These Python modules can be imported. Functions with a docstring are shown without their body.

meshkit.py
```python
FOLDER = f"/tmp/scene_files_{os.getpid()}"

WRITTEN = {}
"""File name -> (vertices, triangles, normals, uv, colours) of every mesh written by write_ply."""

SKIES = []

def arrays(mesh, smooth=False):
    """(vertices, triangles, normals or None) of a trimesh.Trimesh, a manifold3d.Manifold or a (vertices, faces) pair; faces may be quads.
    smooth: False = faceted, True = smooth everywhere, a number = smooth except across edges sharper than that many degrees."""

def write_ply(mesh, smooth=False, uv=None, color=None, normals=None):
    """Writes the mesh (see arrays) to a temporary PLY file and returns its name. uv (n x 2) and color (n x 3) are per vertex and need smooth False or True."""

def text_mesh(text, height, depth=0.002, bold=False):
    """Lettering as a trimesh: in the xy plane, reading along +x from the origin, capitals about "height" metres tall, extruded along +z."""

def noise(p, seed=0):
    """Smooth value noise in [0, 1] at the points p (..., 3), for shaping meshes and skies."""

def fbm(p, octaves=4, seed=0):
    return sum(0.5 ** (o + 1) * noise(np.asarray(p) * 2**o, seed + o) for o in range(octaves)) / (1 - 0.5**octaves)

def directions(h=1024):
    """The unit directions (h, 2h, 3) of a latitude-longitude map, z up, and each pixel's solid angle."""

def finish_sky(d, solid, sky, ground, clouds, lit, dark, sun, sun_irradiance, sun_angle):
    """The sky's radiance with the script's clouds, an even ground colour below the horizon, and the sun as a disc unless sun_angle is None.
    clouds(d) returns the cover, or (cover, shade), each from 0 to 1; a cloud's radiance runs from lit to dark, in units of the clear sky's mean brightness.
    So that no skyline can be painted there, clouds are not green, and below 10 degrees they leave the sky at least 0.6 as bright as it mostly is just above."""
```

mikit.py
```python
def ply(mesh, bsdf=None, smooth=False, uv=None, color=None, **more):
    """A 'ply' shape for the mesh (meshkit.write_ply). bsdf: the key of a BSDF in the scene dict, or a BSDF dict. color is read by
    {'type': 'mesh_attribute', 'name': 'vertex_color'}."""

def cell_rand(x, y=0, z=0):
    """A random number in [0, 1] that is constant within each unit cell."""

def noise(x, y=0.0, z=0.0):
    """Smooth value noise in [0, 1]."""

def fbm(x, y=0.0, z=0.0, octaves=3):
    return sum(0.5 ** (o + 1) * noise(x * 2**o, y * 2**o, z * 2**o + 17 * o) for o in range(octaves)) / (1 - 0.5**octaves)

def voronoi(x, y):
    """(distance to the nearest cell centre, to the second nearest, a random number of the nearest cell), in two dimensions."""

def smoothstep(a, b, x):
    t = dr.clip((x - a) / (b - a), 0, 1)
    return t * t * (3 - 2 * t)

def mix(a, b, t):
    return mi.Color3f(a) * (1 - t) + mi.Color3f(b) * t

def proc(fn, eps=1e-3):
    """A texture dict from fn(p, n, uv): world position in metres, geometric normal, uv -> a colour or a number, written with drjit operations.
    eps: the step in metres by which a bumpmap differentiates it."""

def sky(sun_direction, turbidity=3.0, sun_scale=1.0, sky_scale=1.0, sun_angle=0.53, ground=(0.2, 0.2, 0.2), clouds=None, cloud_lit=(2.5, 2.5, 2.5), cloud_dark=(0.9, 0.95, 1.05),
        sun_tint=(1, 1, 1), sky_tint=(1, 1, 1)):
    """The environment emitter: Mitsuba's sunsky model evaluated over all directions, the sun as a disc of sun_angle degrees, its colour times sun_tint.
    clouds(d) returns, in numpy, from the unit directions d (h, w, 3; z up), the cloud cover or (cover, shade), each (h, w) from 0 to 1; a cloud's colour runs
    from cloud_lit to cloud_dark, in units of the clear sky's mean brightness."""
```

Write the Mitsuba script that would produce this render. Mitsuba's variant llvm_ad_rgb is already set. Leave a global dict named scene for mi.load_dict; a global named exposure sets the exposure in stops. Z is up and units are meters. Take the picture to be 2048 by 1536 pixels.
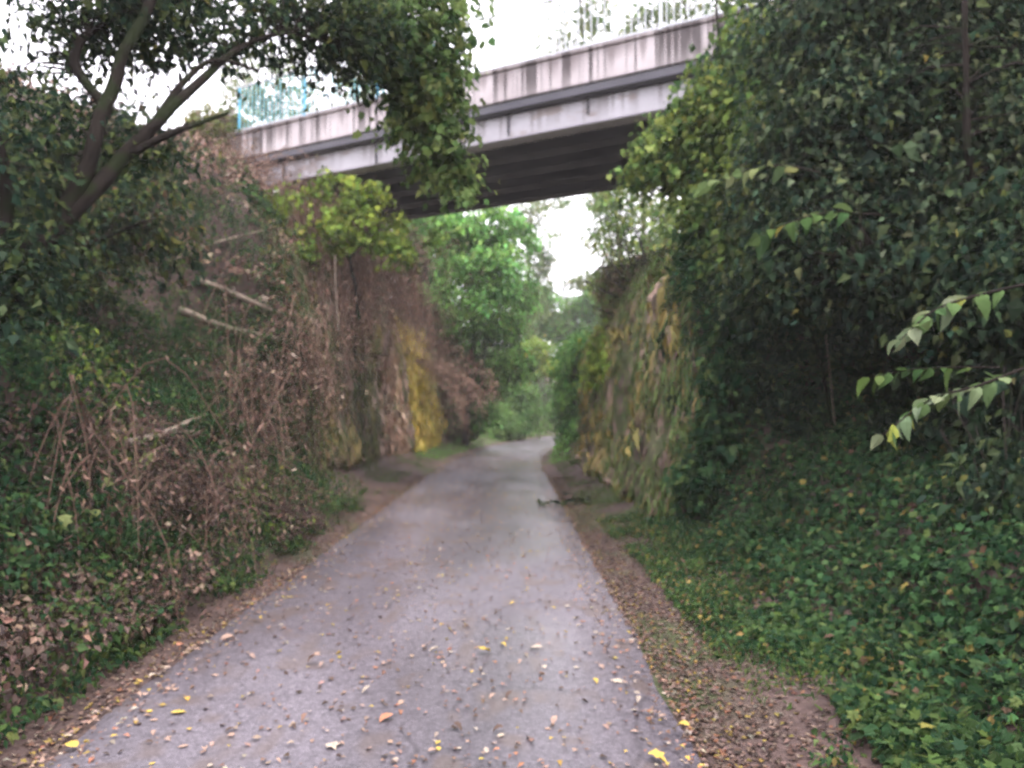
import math
import numpy as np, trimesh, mitsuba as mi, mikit, meshkit
import drjit as dr

T = mi.ScalarTransform4f
scene, labels = {}, {}

# ------------------------------------------------------------------ camera, sky, exposure
CAM = np.array([0.0, 0.0, 1.5])
PITCH = math.radians(2.12)
F = 1540.0                                    # focal length of a 2048 px wide frame
scene['camera'] = {
    'type': 'thinlens', 'fov': math.degrees(2 * math.atan(1024 / F)), 'fov_axis': 'x',
    'aperture_radius': 0.0029, 'focus_distance': 1.15, 'near_clip': 0.05, 'far_clip': 3000.0,
    'to_world': T().look_at(origin=CAM.tolist(), target=[0, math.cos(PITCH), 1.5 + math.sin(PITCH)], up=[0, 0, 1])}
scene['sky'] = mikit.sky([0.25, -0.25, 0.93], turbidity=4, sun_scale=0.12, sun_angle=25, clouds=lambda d: 1.0,
                         cloud_lit=(2.48, 2.38, 2.62), cloud_dark=(1.0, 1.0, 1.1))
exposure = 3.75


scene['air'] = {'type': 'homogeneous', 'albedo': {'type': 'rgb', 'value': [.95, .95, .96]}, 'sigma_t': .0013}
scene['haze'] = {'type': 'cube', 'to_world': T().translate([0, 150, 11]).scale([560, 320, 15]), 'bsdf': {'type': 'null'}, 'interior': {'type': 'ref', 'id': 'air'}}
scene['camera']['medium'] = {'type': 'ref', 'id': 'air'}
labels['haze'] = {'kind': 'stuff', 'label': 'thin damp haze in the cutting'}


def at(px, py, Y):
    """World point seen at pixel (px, py) of the 2048 x 1536 photograph at the distance Y ahead of the viewer."""
    a, b = (px - 1024) / F, (768 - py) / F
    d = np.array([a, math.cos(PITCH) - b * math.sin(PITCH), math.sin(PITCH) + b * math.cos(PITCH)])
    return CAM + d * (Y / d[1])


# ------------------------------------------------------------------ naming helpers
def numbered(name):
    if name not in USED:
        USED[name] = 0
        return name
    USED[name] += 1
    return f'{name}_{USED[name]:03d}'


USED = {}


def thing(name, label, cat, group=None):
    key = numbered(name)
    labels[key] = {'label': label, 'category': cat}
    if group:
        labels[key]['group'] = group
    return key


def obj(name, mesh, mat, parent=None, smooth=False, color=None, stuff=False, label=None):
    key = numbered(f'{parent}__{name}' if parent else name)
    scene[key] = mikit.ply(mesh, mat, smooth=smooth, color=color)
    if stuff:
        labels.setdefault(key, {})['kind'] = 'stuff'
    if label:
        labels.setdefault(key, {})['label'] = label
    return key


def whole(name, label, cat, mesh, mat, group=None, smooth=False, color=None):
    key = thing(name, label, cat, group)
    scene[key] = mikit.ply(mesh, mat, smooth=smooth, color=color)
    return key


def setting(name, mesh, mat, smooth=False, color=None, label=None, kind='structure', cat=None):
    key = obj(name, mesh, mat, None, smooth, color)
    labels[key] = {'kind': kind}
    if label:
        labels[key]['label'] = label
    if cat:
        labels[key]['category'] = cat
    return key


# ------------------------------------------------------------------ geometry helpers
def unit(v):
    v = np.asarray(v, float)
    return v / np.maximum(np.linalg.norm(v, axis=-1, keepdims=True), 1e-12)


def spline(pts, n):
    """Catmull-Rom through pts (k x m) sampled at n points."""
    p = np.asarray(pts, float)
    if len(p) < 3:
        return p[0] + (p[-1] - p[0]) * np.linspace(0, 1, n)[:, None]
    q = np.vstack([2 * p[0] - p[1], p, 2 * p[-1] - p[-2]])
    t = np.linspace(0, len(p) - 1 - 1e-9, n)
    i = t.astype(int)
    f = (t - i)[:, None]
    a, b, c, d = q[i], q[i + 1], q[i + 2], q[i + 3]
    return 0.5 * (2 * b + (c - a) * f + (2 * a - 5 * b + 4 * c - d) * f ** 2 + (3 * b - a - 3 * c + d) * f ** 3)


def tube(pts, radii, sides=7, rough=0.0, seed=0):
    p = np.asarray(pts, float)
    n = len(p)
    r = np.interp(np.linspace(0, 1, n), np.linspace(0, 1, len(radii)), radii)
    t = unit(np.gradient(p, axis=0))
    ref = np.array([0.31, 0.87, 0.38]) if abs(t.mean(0) @ unit([0.31, 0.87, 0.38])) < 0.9 else np.array([1.0, 0, 0])
    x = unit(np.cross(t, ref))
    y = np.cross(t, x)
    a = np.arange(sides) * 2 * math.pi / sides
    ring = x[:, None] * np.cos(a)[None, :, None] + y[:, None] * np.sin(a)[None, :, None]
    rr = r[:, None] * np.ones(sides)
    if rough:
        q = p[:, None] + ring * r[:, None, None]
        rr = rr * (1 + rough * (meshkit.fbm(q * np.array([9, 9, 5]), 3, seed) - 0.5) * 2)
    v = (p[:, None] + ring * rr[..., None]).reshape(-1, 3)
    f = []
    i = np.arange(n - 1)[:, None] * sides
    j = np.arange(sides)[None]
    k = (j + 1) % sides
    f = np.stack([np.stack([i + j, i + k, i + k + sides], -1), np.stack([i + j, i + k + sides, i + j + sides], -1)], 2).reshape(-1, 3)
    v = np.vstack([v, p[0], p[-1]])
    c0, c1 = len(v) - 2, len(v) - 1
    j = np.arange(sides)
    k = (j + 1) % sides
    f = np.vstack([f, np.stack([k, j, j * 0 + c0], 1), np.stack([(n - 1) * sides + j, (n - 1) * sides + k, j * 0 + c1], 1)])
    return v, f


def join(parts):
    vs, fs, n = [], [], 0
    for v, f in parts:
        vs.append(v)
        fs.append(f + n)
        n += len(v)
    return np.vstack(vs), np.vstack(fs)


def bevel_box(lo, hi, c, frame=None, origin=(0, 0, 0)):
    """A box with chamfered edges; frame: 3 x 3 rows of its axes."""
    lo, hi = np.asarray(lo, float), np.asarray(hi, float)
    pts = []
    for s in np.ndindex(2, 2, 2):
        corner = np.where(np.array(s) == 1, hi, lo)
        inward = np.where(np.array(s) == 1, -c, c)
        for k in range(3):
            q = corner + inward
            q[k] = corner[k]
            pts.append(q)
    pts = np.array(pts)
    if frame is not None:
        pts = pts @ np.asarray(frame)
    h = trimesh.convex.convex_hull(pts + np.asarray(origin))
    return np.array(h.vertices), np.array(h.faces)


# leaf outlines: x across, y along (0 base .. 1 tip), z up; (vertices, triangles)
KITE = (np.array([[0, 0, 0], [-.36, .45, .10], [.36, .45, .10], [0, 1, -.10]]), np.array([[0, 3, 1], [0, 2, 3]]))
OVAL = (np.array([[0, 0, 0], [-.24, .22, .06], [.24, .22, .06], [0, .35, .0], [-.31, .52, .09], [.31, .52, .09], [0, .68, -.03], [-.18, .80, .03], [.18, .80, .03], [0, 1, -.13]]),
        np.array([[0, 3, 1], [0, 2, 3], [1, 3, 4], [2, 5, 3], [3, 6, 4], [3, 5, 6], [4, 6, 7], [5, 8, 6], [6, 9, 7], [6, 8, 9]]))
FOLD = (np.array([[0, 0, 0], [-.30, .42, .09], [.30, .42, .09], [0, .5, -.01], [0, 1, -.13]]), np.array([[0, 3, 1], [0, 2, 3], [1, 3, 4], [2, 4, 3]]))
IVY = (np.array([[0, .12, 0], [-.14, -.02, .02], [-.45, .10, .06], [-.30, .32, .05], [-.46, .58, .04], [-.17, .62, .03], [0, 1, -.10], [.17, .62, .03], [.46, .58, .04], [.30, .32, .05], [.45, .10, .06], [.14, -.02, .02]]),
       np.array([[0, (i % 11) + 1 if i < 11 else 1, i] for i in range(1, 12)]))
NARROW = (np.array([[0, 0, 0], [-.16, .4, .06], [.16, .4, .06], [0, 1, -.12]]), np.array([[0, 3, 1], [0, 2, 3]]))
BLADE = (np.array([[-.05, 0, 0], [.05, 0, 0], [-.04, .5, .06], [.04, .5, .06], [0, 1, -.12]]), np.array([[0, 1, 3], [0, 3, 2], [2, 3, 4]]))


def leaves(P, nrm, along, size, shape, col, rng, curl=0.25):
    """N leaves: base at P, face normal nrm, pointing along; one colour each (N x 3)."""
    tv, tf = shape
    n = len(P)
    t = unit(along)
    z = unit(nrm - (nrm * t).sum(1, keepdims=True) * t)
    x = np.cross(t, z)
    size = np.broadcast_to(np.asarray(size, float), (n,))
    w = size * rng.uniform(.8, 1.2, n)
    k = rng.uniform(-curl, curl * 2.0, n)
    loc = tv[None] * np.ones((n, 1, 1))
    zz = loc[..., 2] * rng.uniform(.2, 2.2, n)[:, None] - k[:, None] * (loc[..., 1] ** 2)
    v = P[:, None] + x[:, None] * (loc[..., 0] * w[:, None])[..., None] + t[:, None] * (loc[..., 1] * size[:, None])[..., None] + z[:, None] * (zz * size[:, None])[..., None]
    f = (tf[None] + (np.arange(n) * len(tv))[:, None, None]).reshape(-1, 3)
    c = np.repeat(col, len(tv), axis=0)
    return v.reshape(-1, 3), f, np.clip(c, .004, .9)


class Acc:
    def __init__(self):
        self.v, self.f, self.c, self.n = [], [], [], 0

    def add(self, v, f, c=None):
        self.v.append(v)
        self.f.append(f + self.n)
        if c is not None:
            self.c.append(c)
        self.n += len(v)

    def mesh(self):
        return np.vstack(self.v), np.vstack(self.f)

    def color(self):
        return np.vstack(self.c)


def tint(palette, n, rng, jitter=.25):
    """n colours picked from palette [(weight, (r, g, b)), ...] with jitter."""
    w = np.array([p[0] for p in palette], float)
    c = np.array([p[1] for p in palette])[rng.choice(len(w), n, p=w / w.sum())]
    return c * rng.uniform(1 - jitter, 1 + jitter, (n, 1)) * rng.uniform(.92, 1.08, (n, 3))


# ------------------------------------------------------------------ palettes (real-world leaf reflectance)
DEEP = [(4, (.026, .044, .029)), (3, (.038, .062, .036)), (1.6, (.070, .100, .045)), (.35, (.13, .16, .075)), (.1, (.18, .19, .06))]
MID = [(3, (.055, .100, .040)), (3, (.072, .125, .042)), (1.5, (.10, .155, .048)), (.2, (.24, .23, .06))]
FRESH = [(2, (.15, .31, .085)), (3, (.20, .39, .11)), (1, (.27, .44, .13))]
LIME = [(3, (.20, .30, .06)), (2, (.27, .35, .07)), (2, (.14, .22, .05)), (.5, (.36, .36, .08))]
PALE = [(3, (.13, .19, .08)), (2, (.18, .23, .10)), (1, (.24, .26, .11))]
DEAD = [(4, (.155, .098, .076)), (3, (.22, .138, .106)), (1.6, (.31, .21, .155)), (2.5, (.085, .056, .043)), (.5, (.38, .30, .22))]
BROWN = [(4, (.042, .028, .023)), (3, (.075, .050, .040)), (1.6, (.14, .10, .075)), (1.4, (.028, .02, .017))]
IVYC = [(4, (.026, .060, .030)), (3, (.042, .088, .040)), (1.6, (.075, .130, .050)), (.6, (.13, .18, .065))]

# ------------------------------------------------------------------ materials
VC = {'type': 'mesh_attribute', 'name': 'vertex_color'}
scene['leaf_material'] = {'type': 'principledthin', 'base_color': VC, 'roughness': .34, 'diff_trans': .7, 'spec_trans': 0.0, 'eta': 1.48}
scene['dry_material'] = {'type': 'twosided', 'bsdf': {'type': 'principled', 'base_color': VC, 'roughness': .75, 'specular': .35}}


def bark_fn(p, n, uv):
    a = mikit.fbm(p.x * 14, p.y * 14, p.z * 5, 3)
    b = mikit.fbm(p.x * 5, p.y * 5, p.z * 5 + 9, 2)
    return mikit.mix(mikit.mix((.009, .008, .0075), (.030, .024, .020), a), (.018, .024, .011), mikit.smoothstep(.52, .68, b))


scene['dry_stem'] = {'type': 'twosided', 'bsdf': {'type': 'principled', 'base_color': {'type': 'rgb', 'value': [.155, .098, .075]}, 'roughness': .85, 'specular': .2}}
scene['bark'] = {'type': 'twosided', 'bsdf': {'type': 'principled', 'base_color': mikit.proc(bark_fn), 'roughness': .9, 'specular': .12}}


def pale_wood_fn(p, n, uv):
    a = mikit.fbm(p.x * 8, p.y * 30, p.z * 30, 3)
    return mikit.mix((.17, .125, .095), (.37, .31, .25), a)


scene['pale_wood'] = {'type': 'twosided', 'bsdf': {'type': 'principled', 'base_color': mikit.proc(pale_wood_fn), 'roughness': .75}}


def asphalt_fn(p, n, uv):
    g = mikit.noise(p.x * 160, p.y * 160)
    m = mikit.fbm(p.x * .9, p.y * .5, 3.0, 3)
    s = mikit.fbm(p.x * 7, p.y * 4, 8.0, 2)
    k = mikit.voronoi(p.x * 1.1 + .5 * mikit.fbm(p.x * 3, p.y * 3, 1.0, 2), p.y * .6)
    crack = (1 - mikit.smoothstep(.0, .022, k[1] - k[0])) * mikit.smoothstep(.45, .6, mikit.noise(p.x * .7 + 9, p.y * .4))
    wear = mikit.smoothstep(.35, .65, mikit.fbm(p.x * 1.6, p.y * .22, 5.0, 3))
    c = mikit.mix((.072, .064, .077), (.146, .133, .153), g)
    c = c * (.55 + .62 * m) * (.85 + .3 * wear) * (1 - .28 * crack)
    c = c * (.75 + .5 * mikit.noise(p.x * 55, p.y * 55, 2.0))
    return mikit.mix(c, (.105, .078, .066), mikit.smoothstep(.55, .8, s) * .55)


def wet_fn(p, n, uv):
    return (1 - .55 * wet_patch(p)) * (.24 + .26 * mikit.smoothstep(.38, .68, mikit.fbm(p.x * .8 + 3, p.y * .45, 1.0, 3)))


def wet_patch(p):
    q = dr.square((p.x - .1) / 1.3) + dr.square((p.y - 12.6) / 2.4)
    return 1 - mikit.smoothstep(.35, 1.1, q + .8 * (mikit.fbm(p.x * 1.5, p.y * .8, 2.0, 3) - .5))


def asphalt_bump(p, n, uv):
    return mikit.noise(p.x * 110, p.y * 110) * .5 + mikit.noise(p.x * 240, p.y * 240) * .5


scene['asphalt'] = {'type': 'twosided', 'bsdf': {'type': 'bumpmap', 'arbitrary': mikit.proc(asphalt_bump), 'scale': .0012,
                    'bsdf': {'type': 'principled', 'base_color': mikit.proc(asphalt_fn), 'roughness': mikit.proc(wet_fn), 'specular': .55}}}


def soil_fn(p, n, uv):
    a = mikit.fbm(p.x * 3, p.y * 3, p.z * 3, 4)
    b = mikit.fbm(p.x * 1.1 + 5, p.y * 1.1, p.z * 1.1, 3)
    g = mikit.noise(p.x * 60, p.y * 60, p.z * 60)
    c = mikit.mix((.034, .023, .021), (.115, .078, .070), a) * (.75 + .5 * g)
    return mikit.mix(c, (.045, .065, .022), mikit.smoothstep(.50, .68, b) * .8)


def soil_bump(p, n, uv):
    return mikit.fbm(p.x * 22, p.y * 22, p.z * 22, 3)


scene['soil'] = {'type': 'twosided', 'bsdf': {'type': 'bumpmap', 'arbitrary': mikit.proc(soil_bump, 4e-3), 'scale': .03, 'bsdf': {'type': 'principled', 'base_color': mikit.proc(soil_fn), 'roughness': .8, 'specular': .3}}}


def rock_fn(p, n, uv):
    w = mikit.fbm(p.x * 1.7, p.y * 1.7, p.z * 1.2, 3)
    s = mikit.fbm(p.y * 3.4 + p.x * 2 + w, p.x * 1.0, p.z * .35, 4)          # long upright streaks
    q = mikit.fbm(p.y * 1.6 + 40 + w * .6, 4.0, p.z * .3, 3)
    e = mikit.fbm(p.y * 5, p.x * 5, p.z * 1.6, 4)
    c = mikit.mix((.06, .043, .035), (.36, .25, .20), mikit.smoothstep(.36, .68, s))
    c = mikit.mix(c, (.36, .29, .075), mikit.smoothstep(.54, .70, q) * (.35 + .65 * e))       # ochre algae
    c = mikit.mix(c, (.050, .066, .022), mikit.smoothstep(.40, .58, e) * .85)    # moss
    return c * (.55 + .9 * mikit.fbm(p.y * 18, p.x * 18, p.z * 5, 2))


scene['mossy_rock'] = {'type': 'twosided', 'bsdf': {'type': 'principled', 'base_color': mikit.proc(rock_fn), 'roughness': .8, 'specular': .3}}

# ------------------------------------------------------------------ the lie of the land
LEFT = {0: [(-1.40, -.012), (-1.75, .03), (-2.3, .33), (-3.0, 1.05), (-4.0, 2.2), (-5.2, 3.5), (-6.5, 4.9), (-8, 6.3), (-10.5, 7.2), (-18, 7.5)],
        1: [(-1.40, -.012), (-1.85, .04), (-2.5, .18), (-2.95, .42), (-3.12, 1.6), (-3.2, 3.0), (-3.5, 4.4), (-4.4, 5.6), (-6, 6.6), (-18, 7.4)],
        2: [(-1.40, -.012), (-1.85, .05), (-2.4, .2), (-3.1, .8), (-4, 1.7), (-5, 2.8), (-6, 4), (-7.5, 5.5), (-10, 6.8), (-18, 7.2)]}
RIGHT = {0: [(1.40, -.012), (1.85, .015), (2.4, .07), (2.9, .28), (3.5, .8), (4.5, 1.2), (5.6, 1.6), (6.3, 4), (7.4, 6.2), (18, 7.3)],
         1: [(1.40, -.012), (1.75, .02), (2.2, .08), (2.55, .25), (2.72, .6), (2.85, 2.1), (2.95, 3.3), (3.5, 4.2), (5.4, 5.4), (18, 7.3)],
         2: [(1.40, -.012), (1.8, .05), (2.2, .2), (2.8, .9), (3.5, 2), (4.4, 3.1), (5.4, 4.3), (6.5, 5.5), (8, 6.6), (18, 7.2)]}
BREAKS = {-1: (9.5, 13.5, 29.0, 33.0), 1: (7.8, 9.8, 21.5, 25.0)}


def centre(y):
    y = np.asarray(y, float)
    a = np.clip(y - 20, 0, 40)
    return -.60 + .0055 * a ** 2 + np.maximum(y - 60, 0) * .44


def profile(side, s, y):
    """Point on the bank: s in 0..9 runs from the path's edge outward over the ten control points; y along the path."""
    s, y = np.broadcast_arrays(np.asarray(s, float), np.asarray(y, float))
    tab = np.array([(LEFT if side < 0 else RIGHT)[k] for k in (0, 1, 2)])
    b = BREAKS[side]
    ss = lambda a, c: (lambda t: t * t * (3 - 2 * t))(np.clip((y - a) / (c - a), 0, 1))
    w1, w2 = ss(b[0], b[1]), ss(b[2], b[3])
    i = np.clip(s.astype(int), 0, 8)
    f = (s - i)[..., None]
    q = tab[:, i] * (1 - f) + tab[:, i + 1] * f
    uz = q[0] * (1 - w1)[..., None] + q[1] * (w1 * (1 - w2))[..., None] + q[2] * w2[..., None]
    p = np.stack([centre(y) + uz[..., 0], y, uz[..., 1]], -1)
    amp = np.clip((s - 1.0) / 2, 0, 1)[..., None]
    bump = np.stack([meshkit.fbm(p * .7, 3, 3) - .5, np.zeros_like(y), meshkit.fbm(p * .8 + 31, 4, 5) - .5], -1)
    return p + bump * amp * np.array([.5, 0, .55])


def bank_points(side, n, s0, s1, y0, y1, rng, dens=None):
    """n random points spread evenly over the bank's area, with outward normals."""
    m = n * 4
    s, y = rng.uniform(s0, s1, m), rng.uniform(y0, y1, m)
    e = .04
    p = profile(side, s, y)
    ds = (profile(side, s + e, y) - p) / e
    dy = (profile(side, s, y + e) - p) / e
    nr = np.cross(ds, dy) * side
    area = np.linalg.norm(nr, axis=1)
    # prefer what stands near
    w = area / np.maximum(np.hypot(p[:, 0], p[:, 1]), 3.0) ** .6
    if dens is not None:
        w = w * dens(p)
    if w.sum() <= 0:
        w = area
    k = rng.choice(m, n, p=w / w.sum(), replace=False) if (w > 0).sum() > n else rng.choice(m, n, p=w / w.sum())
    nn = unit(nr[k])
    return p[k], nn


ys = np.concatenate([np.linspace(-25, 0, 12)[:-1], np.arange(0, 34, .22), np.linspace(34, 80, 60), np.linspace(85, 420, 24)])
sub = np.unique(np.concatenate([np.linspace(0, 8, 60), np.linspace(8, 9, 5)]))
rows = []
for side in (-1, 1):
    S, Y = np.meshgrid(sub, ys)
    p = profile(side, S, Y)
    # on past the cutting the land lies level to the horizon
    ext = [p[:, -1] + np.array([side * d, 0, 0]) + np.array([0, 0, .3 * math.sin(d)]) for d in (8, 25, 70, 200, 500)]
    p = np.concatenate([p, np.stack(ext, 1)], 1)
    rows.append(p if side > 0 else p[:, ::-1])
G = np.concatenate(rows, 1)
ny, nx = G.shape[:2]
idx = np.arange(ny * nx).reshape(ny, nx)
gf = np.stack([idx[:-1, :-1], idx[:-1, 1:], idx[1:, 1:], idx[1:, :-1]], -1).reshape(-1, 4)
setting('ground', (G.reshape(-1, 3), gf), 'soil', smooth=True)

# the asphalt path, 2.85 m wide, slightly cambered with a ragged edge
py_ = np.concatenate([np.linspace(-25, 0, 10)[:-1], np.arange(0, 75, .15)])
us = np.linspace(-1, 1, 13)
U, Yp = np.meshgrid(us, py_)
rag = (meshkit.fbm(np.stack([U * 3, Yp * 1.7, U * 0], -1), 3, 9) - .5) * .16 * (np.abs(U) > .99)
X = centre(Yp) + U * 1.455 + np.sign(U) * rag
Z = .012 + .03 * (1 - U ** 2) - .025 * (np.abs(U) > .99)
P = np.stack([X, Yp, Z], -1)
n1, n2 = P.shape[:2]
idx = np.arange(n1 * n2).reshape(n1, n2)
setting('path', (P.reshape(-1, 3), np.stack([idx[:-1, :-1], idx[:-1, 1:], idx[1:, 1:], idx[1:, :-1]], -1).reshape(-1, 4)), 'asphalt', smooth=True)


# ------------------------------------------------------------------ the bridge
BO = np.array([0, 13.75, 0.0])
E = unit([-.88, .475, 0.0])                    # along the bridge, to its far (left) end
N = np.array([-E[1], E[0], 0.0])
N = N if N[1] > 0 else -N                        # through the bridge, away from the viewer
FR = np.array([E, N, [0, 0, 1.0]])


def concrete_fn(p, n, uv):
    t = (p.x * float(E[0]) + (p.y - 13.75) * float(E[1]))
    m = mikit.fbm(t * 1.3, p.z * 2.0, p.y * .4, 4)
    c = mikit.mix((.36, .345, .365), (.55, .53, .56), m)
    st = mikit.smoothstep(.50, .72, mikit.noise(t * 5, 11.0) * .6 + mikit.noise(t * 17, 12.0) * .4) * mikit.smoothstep(6.5, 6.95, p.z + .25 * mikit.noise(t * 8, 3.0))
    c = mikit.mix(c, (.15, .13, .125), st * .6)
    c = mikit.mix(c, (.24, .17, .13), mikit.smoothstep(.60, .74, mikit.fbm(t * 2.2, p.z * 5, 6.0, 3)) * .45)
    return c * (.9 + .2 * mikit.noise(p.x * 60, p.y * 60, p.z * 60))


def streak_fn(p, n, uv):
    t = (p.x * float(E[0]) + (p.y - 13.75) * float(E[1]))
    m = mikit.fbm(t * 1.1, p.z * 1.4, 2.0, 3)
    c = mikit.mix((.33, .29, .29), (.58, .53, .53), m)
    h = (p.z - 7.06) / .56                        # 0 at the foot of the parapet, 1 at the top
    top = mikit.smoothstep(.35, 1.05, h + .7 * (mikit.noise(t * 9, 1.0) - .5))
    run = mikit.smoothstep(.42, .64, mikit.noise(t * 9, 3.0) * .45 + mikit.noise(t * 26, 5.0) * .55)
    c = mikit.mix(c, (.085, .058, .055), top * .62)
    return mikit.mix(c, (.055, .045, .045), run * (.45 + .45 * mikit.smoothstep(0, .9, h + .5 * mikit.noise(t * 16, 7.0))))


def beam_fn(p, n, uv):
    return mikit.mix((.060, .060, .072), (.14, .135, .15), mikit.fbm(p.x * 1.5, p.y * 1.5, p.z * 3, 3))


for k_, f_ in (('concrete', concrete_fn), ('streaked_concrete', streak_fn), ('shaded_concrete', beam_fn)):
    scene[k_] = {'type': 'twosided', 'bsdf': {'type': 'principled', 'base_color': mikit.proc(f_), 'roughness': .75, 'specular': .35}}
scene['rusty_iron'] = {'type': 'twosided', 'bsdf': {'type': 'principled', 'base_color': {'type': 'rgb', 'value': [.022, .02, .022]}, 'roughness': .7}}


def bb(t0, t1, n0, n1, z0, z1, c=.015):
    return bevel_box((t0, n0, z0), (t1, n1, z1), c, FR, BO)


br = thing('road_bridge', 'low concrete bridge crossing over the path on ribbed beams', 'bridge')
W = 4.0
obj('parapet', bb(-9, 7.0, -.24, .0, 7.06, 7.60), 'streaked_concrete', br, label='near parapet streaked with dark water stains')
obj('coping', bb(-9, 7.02, -.27, .04, 7.603, 7.66, .012), 'streaked_concrete', br)
obj('parapet', bb(-9, 7.0, W - .12, W + .10, 7.06, 7.60), 'concrete', br)
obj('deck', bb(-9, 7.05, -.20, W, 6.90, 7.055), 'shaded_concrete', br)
obj('edge_beam', bb(-9, 6.6, .0, .34, 6.45, 6.897, .02), 'concrete', br, label='pale grey edge beam facing the path')
for k in range(4):
    n0 = .34 + .56 + k * .92
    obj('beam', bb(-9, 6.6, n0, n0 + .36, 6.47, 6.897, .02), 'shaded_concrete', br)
for t0, z0 in ((5.55, 6.5), (3.05, 6.45), (0.05, 6.5), (-1.5, 6.6)):
    pp = lambda z, o: BO + E * t0 + N * o + np.array([0, 0, z])
    obj('drain_pipe', tube([pp(7.0, -.02), pp(6.85, -.05), pp(z0, -.05)], [.022, .022, .02], 8), 'rusty_iron', br)
obj('end_pier', bb(7.05, 8.5, -.25, .75, 5.0, 8.15, .04), 'mossy_rock', br, label='stone pier ending the parapet, half covered in creeper')
obj('abutment', bb(6.0, 8.4, .76, W + .3, 3.0, 6.44, .04), 'mossy_rock', br)
obj('abutment', bb(-6, -3.6, .4, W + .3, 3.0, 6.44, .04), 'mossy_rock', br)

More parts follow.
